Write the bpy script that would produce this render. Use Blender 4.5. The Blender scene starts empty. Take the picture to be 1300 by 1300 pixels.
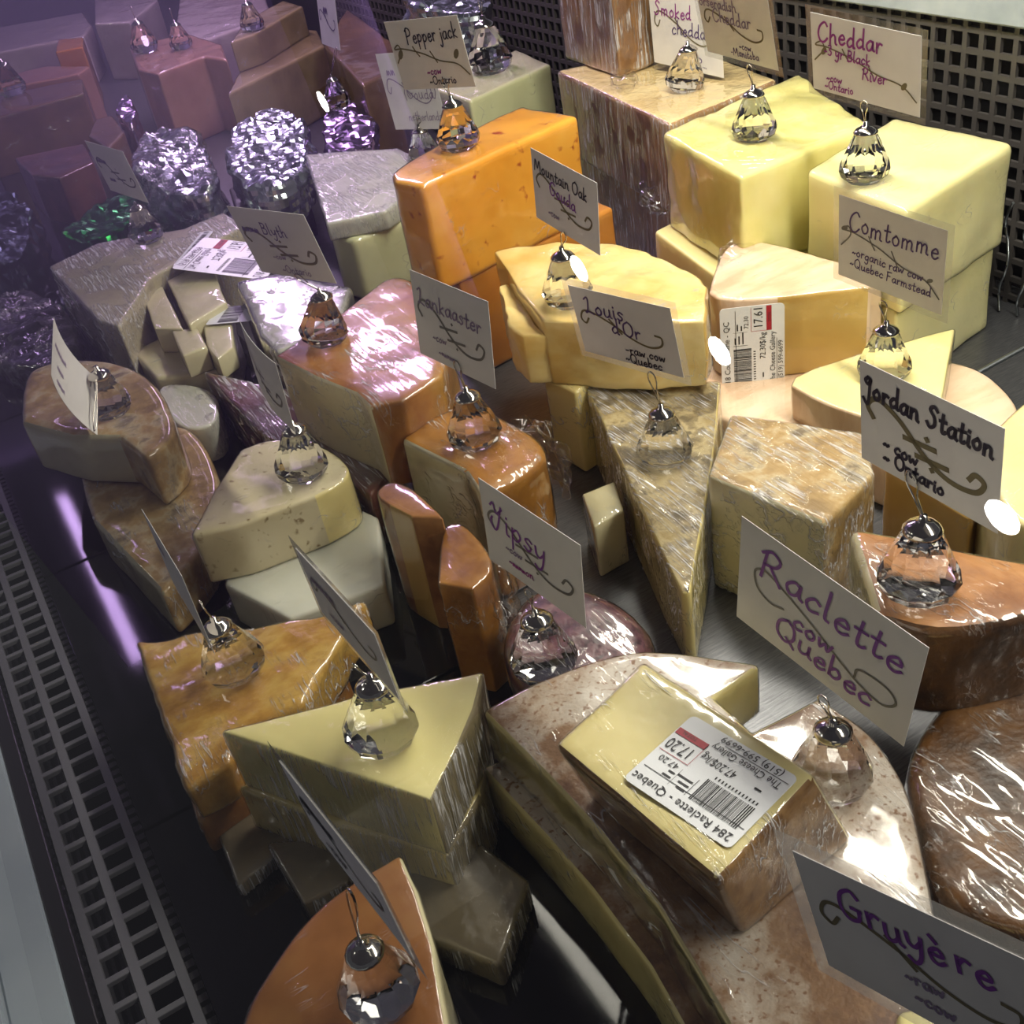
import bpy, bmesh, math, random
from mathutils import Vector, Matrix, noise

# ------------------------------------------------------------------ camera
F_PX, CAM_H = 1420.0, 0.55
def _n(v): return v.normalized()
_D = _n(Vector((370, 1950, 1420)))
_L = Vector((-980, -890, 1420)); _L = _n(_L - _L.dot(_D) * _D)
_U = -_D
_X = _n(_L.cross(_U))
AX = (_X, _L, _U)                      # world axes seen from the camera (right, down, forward)
CAM = Vector((0, 0, CAM_H))
def ray(px, py):
    c = Vector((px - 650, py - 650, F_PX))
    return Vector((AX[0].dot(c), AX[1].dot(c), AX[2].dot(c)))
def P(px, py, z):
    w = ray(px, py)
    return CAM + w * ((z - CAM_H) / w.z)
def on_plane(px, py, p0, n):
    w = ray(px, py)
    return CAM + w * ((p0 - CAM).dot(n) / w.dot(n))
scn = bpy.context.scene
col = scn.collection
cd = bpy.data.cameras.new('camera'); cam = bpy.data.objects.new('camera', cd); col.objects.link(cam)
cd.sensor_width = 36; cd.lens = F_PX / 1300 * 36; cd.clip_start = .01
R = Matrix(((AX[0][0], -AX[0][1], -AX[0][2]), (AX[1][0], -AX[1][1], -AX[1][2]), (AX[2][0], -AX[2][1], -AX[2][2])))
cam.matrix_world = Matrix.Translation(CAM) @ R.to_4x4()
scn.camera = cam

# ------------------------------------------------------------------ light
wd = bpy.data.worlds.new('store'); scn.world = wd; wd.use_nodes = True
bg = wd.node_tree.nodes['Background']
bg.inputs[0].default_value = (.66, .64, .74, 1); bg.inputs[1].default_value = .10
def area(name, loc, sx, sy, power, color, rot=(0, 0, 0)):
    l = bpy.data.lights.new(name, 'AREA'); l.shape = 'RECTANGLE'; l.size = sx; l.size_y = sy
    l.energy = power; l.color = color
    o = bpy.data.objects.new(name, l); o.location = loc; o.rotation_euler = rot; col.objects.link(o)
    return o
LAMPZ = .66
area('canopy_tube_light_offscreen', (.62, .42, LAMPZ), .06, 1.30, 13.0, (1, .93, .80))
area('canopy_far_tube_light_offscreen', (.62, 2.10, LAMPZ), .05, 1.30, 8.0, (.86, .58, 1.0))
area('wall_wash_light_offscreen', (-1.5, 6.6, 2.55), 4.0, .3, 26.0, (.66, .40, 1.0), (math.radians(65), 0, 0))
area('ceiling_strip_light_offscreen', (-.02, 5.1, 2.64), .06, 1.7, 6.0, (.74, .46, 1.0))
scn.view_settings.view_transform = 'Standard'; scn.view_settings.look = 'None'
scn.view_settings.exposure = 0.0; scn.view_settings.gamma = 1.0; scn.view_settings.use_curve_mapping = False
scn.cycles.transparent_max_bounces = 24
scn.cycles.max_bounces = 8
scn.cycles.transmission_bounces = 10
scn.cycles.sample_clamp_indirect = 6

# ------------------------------------------------------------------ materials
def lin(c):
    return tuple((v / 12.92 if v <= .04045 else ((v + .055) / 1.055) ** 2.4) for v in c)
def rgb(h):
    return lin((int(h[0:2], 16) / 255, int(h[2:4], 16) / 255, int(h[4:6], 16) / 255))
def newmat(name):
    m = bpy.data.materials.new(name); m.use_nodes = True
    nt = m.node_tree; b = nt.nodes['Principled BSDF']
    return m, nt, b
MATS = {}
def plain(name, hexc, rough=.5, metal=0, spec=.5, **k):
    if name in MATS: return MATS[name]
    m, nt, b = newmat(name)
    b.inputs['Base Color'].default_value = (*rgb(hexc), 1)
    b.inputs['Roughness'].default_value = rough; b.inputs['Metallic'].default_value = metal
    b.inputs['Specular IOR Level'].default_value = spec
    MATS[name] = m
    return m
def coords(nt, scale=(1, 1, 1)):
    tc = nt.nodes.new('ShaderNodeTexCoord'); mp = nt.nodes.new('ShaderNodeMapping')
    mp.inputs['Scale'].default_value = scale
    nt.links.new(tc.outputs['Object'], mp.inputs['Vector'])
    return mp.outputs['Vector']
def mottled(name, stops, scale=18, stretch=(1, 1, 1), speck=None, rough=.45, bump=.15, bscale=120, sss=0, detail=6, coat=0):
    """stops: [(pos, hex)...] on a noise; speck: (hex, scale, threshold) small dots"""
    if name in MATS: return MATS[name]
    m, nt, b = newmat(name); N = nt.nodes.new; K = nt.links.new
    v = coords(nt, stretch)
    no = N('ShaderNodeTexNoise'); no.inputs['Scale'].default_value = scale; no.inputs['Detail'].default_value = detail
    no.inputs['Roughness'].default_value = .62
    K(v, no.inputs['Vector'])
    r = N('ShaderNodeValToRGB'); el = r.color_ramp.elements
    while len(el) < len(stops): el.new(.5)
    for e, (p, h) in zip(el, stops): e.position = .5 + (p - .5) * .6; e.color = (*rgb(h), 1)
    K(no.outputs['Fac'], r.inputs['Fac'])
    out = r.outputs['Color']
    if speck:
        vo = N('ShaderNodeTexNoise'); vo.inputs['Scale'].default_value = speck[1]; vo.inputs['Detail'].default_value = 3
        K(v, vo.inputs['Vector'])
        mr = N('ShaderNodeMapRange'); mr.inputs[1].default_value = speck[2]; mr.inputs[2].default_value = speck[2] + .11
        K(vo.outputs['Fac'], mr.inputs[0])
        mx = N('ShaderNodeMix'); mx.data_type = 'RGBA'
        K(mr.outputs[0], mx.inputs[0]); K(out, mx.inputs[6]); mx.inputs[7].default_value = (*rgb(speck[0]), 1)
        out = mx.outputs[2]
    K(out, b.inputs['Base Color'])
    b.inputs['Roughness'].default_value = rough
    if sss:
        b.inputs['Subsurface Weight'].default_value = sss
        b.inputs['Subsurface Radius'].default_value = (.012, .008, .004); b.inputs['Subsurface Scale'].default_value = 1
    if coat:
        b.inputs['Coat Weight'].default_value = coat; b.inputs['Coat Roughness'].default_value = .15
    if bump:
        bn = N('ShaderNodeTexNoise'); bn.inputs['Scale'].default_value = bscale; bn.inputs['Detail'].default_value = 4
        K(v, bn.inputs['Vector'])
        bp = N('ShaderNodeBump'); bp.inputs['Strength'].default_value = bump; bp.inputs['Distance'].default_value = .002
        K(bn.outputs['Fac'], bp.inputs['Height']); K(bp.outputs['Normal'], b.inputs['Normal'])
    MATS[name] = m
    return m
def schlick(nt, normal=None, f0=.04, k=1.0):
    """mirror share of a thin clear sheet, the same from both sides"""
    N = nt.nodes.new; K = nt.links.new
    lw = N('ShaderNodeLayerWeight'); lw.inputs['Blend'].default_value = .5
    if normal: K(normal, lw.inputs['Normal'])
    pw = N('ShaderNodeMath'); pw.operation = 'POWER'; K(lw.outputs['Facing'], pw.inputs[0]); pw.inputs[1].default_value = 4.0
    g = N('ShaderNodeMath'); g.operation = 'MULTIPLY_ADD'; g.use_clamp = True
    K(pw.outputs[0], g.inputs[0]); g.inputs[1].default_value = .9 * k; g.inputs[2].default_value = f0 * k
    return g.outputs[0]
def film(name, stretch=(1, 1, 1), scale=30, strength=.8, gain=1.0, rough=.10, crease=.05, soft=.2, patch=.45, rot=0, upright=False, glint=.30):
    """thin clear cling film: see-through, with thin sharp creases that catch the light"""
    if name in MATS: return MATS[name]
    m = bpy.data.materials.new(name); m.use_nodes = True; nt = m.node_tree
    nt.nodes.remove(nt.nodes['Principled BSDF']); N = nt.nodes.new; K = nt.links.new
    v = coords(nt, stretch)
    v.node.inputs['Rotation'].default_value = (0, 0, rot)
    hs = []
    for sc, wt in ((scale, 1.0), (scale * 2.3, .5)):
        n1 = N('ShaderNodeTexNoise'); n1.inputs['Scale'].default_value = sc; n1.inputs['Detail'].default_value = 2
        n1.inputs['Distortion'].default_value = .15
        K(v, n1.inputs['Vector'])
        d = N('ShaderNodeMath'); d.operation = 'SUBTRACT'; K(n1.outputs['Fac'], d.inputs[0]); d.inputs[1].default_value = .5
        ab = N('ShaderNodeMath'); ab.operation = 'ABSOLUTE'; K(d.outputs[0], ab.inputs[0])
        mr = N('ShaderNodeMapRange'); mr.interpolation_type = 'SMOOTHSTEP'; K(ab.outputs[0], mr.inputs[0])
        mr.inputs[1].default_value = 0; mr.inputs[2].default_value = crease; mr.inputs[3].default_value = wt; mr.inputs[4].default_value = 0
        hs.append(mr.outputs[0])
    n2 = N('ShaderNodeTexNoise'); n2.inputs['Scale'].default_value = scale * .5; n2.inputs['Detail'].default_value = 2
    K(v, n2.inputs['Vector'])
    sf = N('ShaderNodeMath'); sf.operation = 'MULTIPLY'; K(n2.outputs['Fac'], sf.inputs[0]); sf.inputs[1].default_value = soft * 8
    a0 = N('ShaderNodeMath'); a0.operation = 'ADD'; K(hs[0], a0.inputs[0]); K(hs[1], a0.inputs[1])
    tc = nt.nodes.new('ShaderNodeTexCoord'); nm = N('ShaderNodeTexNoise'); nm.inputs['Scale'].default_value = 28; nm.inputs['Detail'].default_value = 2
    K(tc.outputs['Object'], nm.inputs['Vector'])
    ms = N('ShaderNodeMapRange'); ms.interpolation_type = 'SMOOTHSTEP'; K(nm.outputs['Fac'], ms.inputs[0]); ms.inputs[1].default_value = patch; ms.inputs[2].default_value = patch + .12
    a1 = N('ShaderNodeMath'); a1.operation = 'MULTIPLY'; K(a0.outputs[0], a1.inputs[0]); K(ms.outputs[0], a1.inputs[1])
    a2 = N('ShaderNodeMath'); a2.operation = 'ADD'; K(a1.outputs[0], a2.inputs[0]); K(sf.outputs[0], a2.inputs[1])
    bp = N('ShaderNodeBump'); bp.inputs['Strength'].default_value = strength; bp.inputs['Distance'].default_value = .0012
    K(a2.outputs[0], bp.inputs['Height'])
    if upright:
        ge = N('ShaderNodeNewGeometry'); sx = N('ShaderNodeSeparateXYZ'); K(ge.outputs['True Normal'], sx.inputs[0])
        az = N('ShaderNodeMath'); az.operation = 'ABSOLUTE'; K(sx.outputs['Z'], az.inputs[0])
        mz = N('ShaderNodeMapRange'); K(az.outputs[0], mz.inputs[0]); mz.inputs[1].default_value = .5; mz.inputs[2].default_value = .85; mz.inputs[3].default_value = 1; mz.inputs[4].default_value = 0
        a4 = N('ShaderNodeMath'); a4.operation = 'MULTIPLY'; K(a1.outputs[0], a4.inputs[0]); K(mz.outputs[0], a4.inputs[1])
        K(a4.outputs[0], a2.inputs[0]); cr = a4.outputs[0]
    else: cr = a1.outputs[0]
    f0 = schlick(nt, bp.outputs['Normal'], .055, gain)
    fm = N('ShaderNodeMath'); fm.operation = 'MULTIPLY_ADD'; fm.use_clamp = True; K(cr, fm.inputs[0]); fm.inputs[1].default_value = glint; K(f0, fm.inputs[2]); fac = fm.outputs[0]
    rm = N('ShaderNodeMath'); rm.operation = 'MULTIPLY_ADD'; K(cr, rm.inputs[0]); rm.inputs[1].default_value = .22; rm.inputs[2].default_value = rough
    tr = N('ShaderNodeBsdfTransparent'); tr.inputs[0].default_value = (.985, .985, .985, 1)
    gl = N('ShaderNodeBsdfGlossy'); K(rm.outputs[0], gl.inputs['Roughness']); K(bp.outputs['Normal'], gl.inputs['Normal'])
    df = N('ShaderNodeBsdfDiffuse'); df.inputs[0].default_value = (.92, .92, .95, 1)
    dm = N('ShaderNodeMath'); dm.operation = 'MULTIPLY'; dm.use_clamp = True; K(cr, dm.inputs[0]); dm.inputs[1].default_value = .55
    g2 = N('ShaderNodeMixShader'); K(dm.outputs[0], g2.inputs[0]); K(gl.outputs[0], g2.inputs[1]); K(df.outputs[0], g2.inputs[2])
    mx = N('ShaderNodeMixShader'); K(fac, mx.inputs[0]); K(tr.outputs[0], mx.inputs[1]); K(g2.outputs[0], mx.inputs[2])
    K(mx.outputs[0], nt.nodes['Material Output'].inputs[0])
    MATS[name] = m
    return m
def sheet(name, alpha=.9, rough=.12, tint=(1, 1, 1), gain=1.0, diffuse=0, outer_only=False):
    """clear stiff plastic or glass sheet"""
    if name in MATS: return MATS[name]
    m = bpy.data.materials.new(name); m.use_nodes = True; nt = m.node_tree
    nt.nodes.remove(nt.nodes['Principled BSDF']); N = nt.nodes.new; K = nt.links.new
    fac = schlick(nt, None, .045, gain)
    if outer_only:
        ge = N('ShaderNodeNewGeometry'); iv = N('ShaderNodeMath'); iv.operation = 'SUBTRACT'; iv.inputs[0].default_value = 1; K(ge.outputs['Backfacing'], iv.inputs[1])
        mu = N('ShaderNodeMath'); mu.operation = 'MULTIPLY'; K(iv.outputs[0], mu.inputs[0]); K(fac, mu.inputs[1]); fac = mu.outputs[0]
    tr = N('ShaderNodeBsdfTransparent'); tr.inputs[0].default_value = (*[alpha * t for t in tint], 1)
    gl = N('ShaderNodeBsdfGlossy'); gl.inputs['Roughness'].default_value = rough
    base = tr.outputs[0]
    if diffuse:
        df = N('ShaderNodeBsdfTranslucent'); df.inputs[0].default_value = (.8, .8, .8, 1)
        d2 = N('ShaderNodeBsdfDiffuse'); d2.inputs[0].default_value = (.8, .8, .8, 1)
        m3 = N('ShaderNodeMixShader'); m3.inputs[0].default_value = .5; K(df.outputs[0], m3.inputs[1]); K(d2.outputs[0], m3.inputs[2])
        m2 = N('ShaderNodeMixShader'); m2.inputs[0].default_value = diffuse
        K(base, m2.inputs[1]); K(m3.outputs[0], m2.inputs[2]); base = m2.outputs[0]
    mx = N('ShaderNodeMixShader'); K(fac, mx.inputs[0]); K(base, mx.inputs[1]); K(gl.outputs[0], mx.inputs[2])
    K(mx.outputs[0], nt.nodes['Material Output'].inputs[0])
    MATS[name] = m
    return m
def foilmat(name, hexc, rough=.22):
    if name in MATS: return MATS[name]
    m, nt, b = newmat(name); N = nt.nodes.new; K = nt.links.new
    b.inputs['Base Color'].default_value = (*rgb(hexc), 1); b.inputs['Metallic'].default_value = 1; b.inputs['Roughness'].default_value = rough
    v = coords(nt)
    n1 = N('ShaderNodeTexVoronoi'); n1.inputs['Scale'].default_value = 42; K(v, n1.inputs['Vector'])
    bp = N('ShaderNodeBump'); bp.inputs['Strength'].default_value = .5; bp.inputs['Distance'].default_value = .006
    K(n1.outputs['Distance'], bp.inputs['Height']); K(bp.outputs['Normal'], b.inputs['Normal'])
    MATS[name] = m
    return m
def glassmat():
    if 'crystal' in MATS: return MATS['crystal']
    m, nt, b = newmat('crystal')
    b.inputs['Transmission Weight'].default_value = 1; b.inputs['Roughness'].default_value = .0
    b.inputs['IOR'].default_value = 1.52; b.inputs['Base Color'].default_value = (.98, .985, 1, 1)
    MATS['crystal'] = m
    return m
def emitmat(name, c, s):
    m = bpy.data.materials.new(name); m.use_nodes = True; nt = m.node_tree
    nt.nodes.remove(nt.nodes['Principled BSDF'])
    e = nt.nodes.new('ShaderNodeEmission'); e.inputs[0].default_value = (*c, 1); e.inputs[1].default_value = s
    nt.links.new(e.outputs[0], nt.nodes['Material Output'].inputs[0])
    return m

# ------------------------------------------------------------------ object helpers
def link_mesh(name, me, mat=None, parent=None, loc=None, smooth=None):
    o = bpy.data.objects.new(name, me); col.objects.link(o)
    if mat is not None and len(me.materials) == 0: me.materials.append(mat)
    if parent is not None: o.parent = parent
    if loc is not None: o.location = loc
    if smooth is not None:
        for p in me.polygons: p.use_smooth = True
        me.set_sharp_from_angle(angle=math.radians(smooth))
    return o
def mesh_of(verts, faces, name='m'):
    me = bpy.data.meshes.new(name); me.from_pydata([tuple(v) for v in verts], [], faces); me.update()
    return me
def bm_mesh(bm, name='m'):
    me = bpy.data.meshes.new(name); bm.to_mesh(me); bm.free(); return me
def root(name, label, cat, loc, group=None):
    o = bpy.data.objects.new(name, None); o.empty_display_size = .02; col.objects.link(o); o.location = loc
    tag(o, label, cat, group); return o
def tag(o, label=None, cat=None, group=None, kind=None):
    if label: o['label'] = label
    if cat: o['category'] = cat
    if group: o['group'] = group
    if kind: o['kind'] = kind
    return o
def box_bm(bm, lo, hi):
    vs = [bm.verts.new((x, y, z)) for x in (lo[0], hi[0]) for y in (lo[1], hi[1]) for z in (lo[2], hi[2])]
    for f in ((0, 1, 3, 2), (4, 6, 7, 5), (0, 4, 5, 1), (2, 3, 7, 6), (0, 2, 6, 4), (1, 5, 7, 3)):
        bm.faces.new([vs[i] for i in f])
def box_mesh(lo, hi, bevel=0, name='m'):
    bm = bmesh.new(); box_bm(bm, lo, hi)
    if bevel: bmesh.ops.bevel(bm, geom=bm.edges[:], offset=bevel, segments=2, affect='EDGES', profile=.5)
    bmesh.ops.recalc_face_normals(bm, faces=bm.faces[:])
    return bm_mesh(bm, name)
def tube_bm(bm, pts, r, sides=6):
    rings = []
    n = len(pts)
    for i, p in enumerate(pts):
        t = (Vector(pts[min(i + 1, n - 1)]) - Vector(pts[max(i - 1, 0)])).normalized()
        a = t.cross(Vector((0, 0, 1)));
        if a.length < .1: a = t.cross(Vector((1, 0, 0)))
        a.normalize(); b = t.cross(a)
        rings.append([bm.verts.new(Vector(p) + r * (math.cos(k * math.tau / sides) * a + math.sin(k * math.tau / sides) * b)) for k in range(sides)])
    for i in range(n - 1):
        for k in range(sides):
            bm.faces.new((rings[i][k], rings[i][(k + 1) % sides], rings[i + 1][(k + 1) % sides], rings[i + 1][k]))
    bm.faces.new(rings[0][::-1]); bm.faces.new(rings[-1])
def catmull(pts, k=5):
    pts = [Vector(p) for p in pts]
    if len(pts) < 3: return pts
    out = []
    ext = [2 * pts[0] - pts[1]] + pts + [2 * pts[-1] - pts[-2]]
    for i in range(1, len(ext) - 2):
        p0, p1, p2, p3 = ext[i - 1:i + 3]
        for j in range(k):
            t = j / k
            out.append(.5 * ((2 * p1) + (p2 - p0) * t + (2 * p0 - 5 * p1 + 4 * p2 - p3) * t * t + (3 * p1 - p0 - 3 * p2 + p3) * t ** 3))
    out.append(pts[-1])
    return out

def lathe(prof, sides, stagger=()):
    vs, fs = [], []
    for i, (r, z) in enumerate(prof):
        off = .5 if i in stagger else 0
        for k in range(sides):
            a = (k + off) * math.tau / sides
            vs.append((r * math.cos(a), r * math.sin(a), z))
    for i in range(len(prof) - 1):
        for k in range(sides):
            a, b = i * sides + k, i * sides + (k + 1) % sides
            c, d = a + sides, b + sides
            s0, s1 = (i in stagger), (i + 1 in stagger)
            if s0 == s1: fs.append((a, b, d, c))
            elif s1: fs.append((a, b, c)); fs.append((b, d, c))
            else: fs.append((a, d, c)); fs.append((a, b, d))
    fs.append(tuple(range(sides))[::-1]); fs.append(tuple(range((len(prof) - 1) * sides, len(prof) * sides)))
    me = mesh_of(vs, fs)
    bm = bmesh.new(); bm.from_mesh(me); bmesh.ops.recalc_face_normals(bm, faces=bm.faces[:]); bm.to_mesh(me); bm.free()
    return me
# ------------------------------------------------------------------ cheese builder
def chaikin(poly):
    """poly: list of [vectop, vecbot, rounded, sidetag]"""
    for it in range(2):
        out = []; n = len(poly)
        for i, (a, b, s, tg) in enumerate(poly):
            if not s: out.append([a, b, s, tg]); continue
            pa, pb, ps, pt = poly[i - 1]; na, nb, ns, nt_ = poly[(i + 1) % n]
            out.append([a.lerp(pa, .25), b.lerp(pb, .25), s, tg if tg == pt else pt])
            out.append([a.lerp(na, .25), b.lerp(nb, .25), s, tg])
        poly = out
    return poly
def subdivide_to(bm, L):
    for it in range(6):
        es = [e for e in bm.edges if e.calc_length() > L]
        if not es: break
        bmesh.ops.subdivide_edges(bm, edges=es, cuts=1)
        bmesh.ops.triangulate(bm, faces=[f for f in bm.faces if len(f.verts) > 4])
def make_body(poly, tmat, bevel, L, amp, freq, seed, bevseg=3, dome=0):
    bm = bmesh.new()
    top = [bm.verts.new(a) for a, b, s, t in poly]; bot = [bm.verts.new(b) for a, b, s, t in poly]
    n = len(poly)
    f = bm.faces.new(top); f.material_index = tmat
    f = bm.faces.new(bot[::-1]); f.material_index = tmat
    for i in range(n):
        j = (i + 1) % n
        f = bm.faces.new((top[i], bot[i], bot[j], top[j])); f.material_index = poly[i][3]
    bmesh.ops.recalc_face_normals(bm, faces=bm.faces[:])
    if bevel:
        mn = min(e.calc_length() for e in bm.edges if e.calc_length() > 1e-5)
        es = []
        for e in bm.edges:
            if len(e.link_faces) == 2 and e.calc_face_angle(0) > .35: es.append(e)
        bmesh.ops.bevel(bm, geom=es, offset=bevel, segments=bevseg, affect='EDGES', profile=.5, clamp_overlap=True, material=-1)
    bmesh.ops.remove_doubles(bm, verts=bm.verts[:], dist=1e-5)
    bmesh.ops.triangulate(bm, faces=[f for f in bm.faces if len(f.verts) > 4])
    subdivide_to(bm, L)
    bm.normal_update()
    sv = Vector((seed * 3.17, seed * 1.31, seed * 2.23))
    offs = []
    for v in bm.verts:
        d = noise.noise(v.co * freq + sv) * amp + noise.noise(v.co * freq * 3.1 + sv) * amp * .35
        offs.append(v.normal * d)
    for v, o in zip(bm.verts, offs): v.co += o
    return bm
CH = {}
seedc = [0]
def cheese(key, name, label, top, zt, zb, paste='yellow', rind=None, sides='', top_is='p', wrap='a', bevel=.003, amp=.0012, freq=22,
           L=.011, bot=None, cat='cheese', group=None, wamp=.0003, wfreq=60, dz=None, shrink=0, bevseg=3, pastename='paste', toprind=None):
    """top: pixel corners of the top face lying at height zt (metres over the deck). sides: one letter per side, r = rind, p = paste"""
    seedc[0] += 1; seed = seedc[0]
    if zb > 0: zb -= .0015          # stacked pieces press together
    poly = []
    n = len(top)
    tops = [P(p[0], p[1], zt + (dz[i] if dz else 0)) for i, p in enumerate(top)]
    cen = sum(tops, Vector()) / n
    if bot:
        bots = [P(p[0], p[1], zb) for p in bot]
    else:
        bots = [Vector((cen.x + (t.x - cen.x) * (1 - shrink), cen.y + (t.y - cen.y) * (1 - shrink), zb)) for t in tops]
    base = Vector((cen.x, cen.y, zb))
    sides = (sides * n)[:n] if sides else 'p' * n
    for i in range(n):
        poly.append([tops[i] - base, bots[i] - base, len(top[i]) > 2, 1 if sides[i] == 'r' else 0])
    poly = chaikin(poly)
    bm = make_body(poly, 2 if toprind else (1 if top_is == 'r' else 0), bevel, L, amp, freq, seed, bevseg)
    r = root(name, label, cat, base, group)
    if wrap:
        wb = bm.copy(); wb.normal_update()
        sv = Vector((seed * 1.7, seed * 2.9, seed * .7))
        for v in wb.verts: v.normal
        offs = []
        for v in wb.verts:
            q = v.co * wfreq + sv
            rdg = 1 - abs(noise.noise(q)) * 2
            offs.append(v.normal * (.0005 + max(0, rdg) * wamp))
        for v, o in zip(wb.verts, offs): v.co += o
        me = bm_mesh(wb, 'plastic_wrap'); me.materials.clear()
        for p in me.polygons: p.material_index = 0
        w = link_mesh('plastic_wrap', me, FILMS[wrap], r, smooth=70)
    mats = [CM[paste], CM[rind] if rind else CM[paste], CM[toprind] if toprind else None]
    used = sorted({f.material_index for f in bm.faces})
    for mi in used:
        b2 = bm.copy()
        if len(used) > 1:
            bmesh.ops.delete(b2, geom=[f for f in b2.faces if f.material_index != mi], context='FACES')
        me = bm_mesh(b2, name)
        for p in me.polygons: p.material_index = 0
        link_mesh(('top_rind' if mi == 2 else 'rind') if mi else pastename, me, mats[mi], r, smooth=50)
    bm.free()
    CH[key] = dict(root=r, tops=tops, zt=zt, zb=zb)
    return r
def lump(name, label, top, zt, zb, mat, amp=.006, freq=38, bevel=.012, cat='foil pack', L=.0105, wrap=None, group=None, part='foil'):
    """crumpled foil or film parcel"""
    seedc[0] += 1; seed = seedc[0]
    tops = [P(p[0], p[1], zt) for p in top]; cen = sum(tops, Vector()) / len(tops); base = Vector((cen.x, cen.y, zb))
    poly = chaikin([[t - base, Vector((t.x, t.y, zb)) - base, True, 0] for t in tops])
    bm = make_body(poly, 0, bevel, L, 0, 1, seed)
    bm.normal_update(); sv = Vector((seed * 3.3, seed, seed * 1.9)); offs = []
    for v in bm.verts:
        q = v.co * freq + sv
        d = noise.noise(q * .4) * amp * 2.2 + (abs(noise.noise(q)) - .25) * amp * 2 + (abs(noise.noise(q * 2.3)) - .25) * amp
        offs.append(v.normal * d + Vector((noise.noise(q * 1.7), noise.noise(q * 1.7 + Vector((9, 0, 0))), 0)) * amp * .4)
    for v, o in zip(bm.verts, offs):
        v.co += o
        if v.co.z < 0: v.co.z = 0
    r = root(name, label, cat, base, group)
    me = bm_mesh(bm, part); o = link_mesh(part, me, mat, r, smooth=8)
    if wrap:
        b2 = bmesh.new(); b2.from_mesh(me)
        b2.normal_update()
        for v in b2.verts: v.co += v.normal * .002
        me2 = bm_mesh(b2, 'plastic_wrap'); link_mesh('plastic_wrap', me2, FILMS[wrap], r, smooth=60)
    return r

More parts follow.
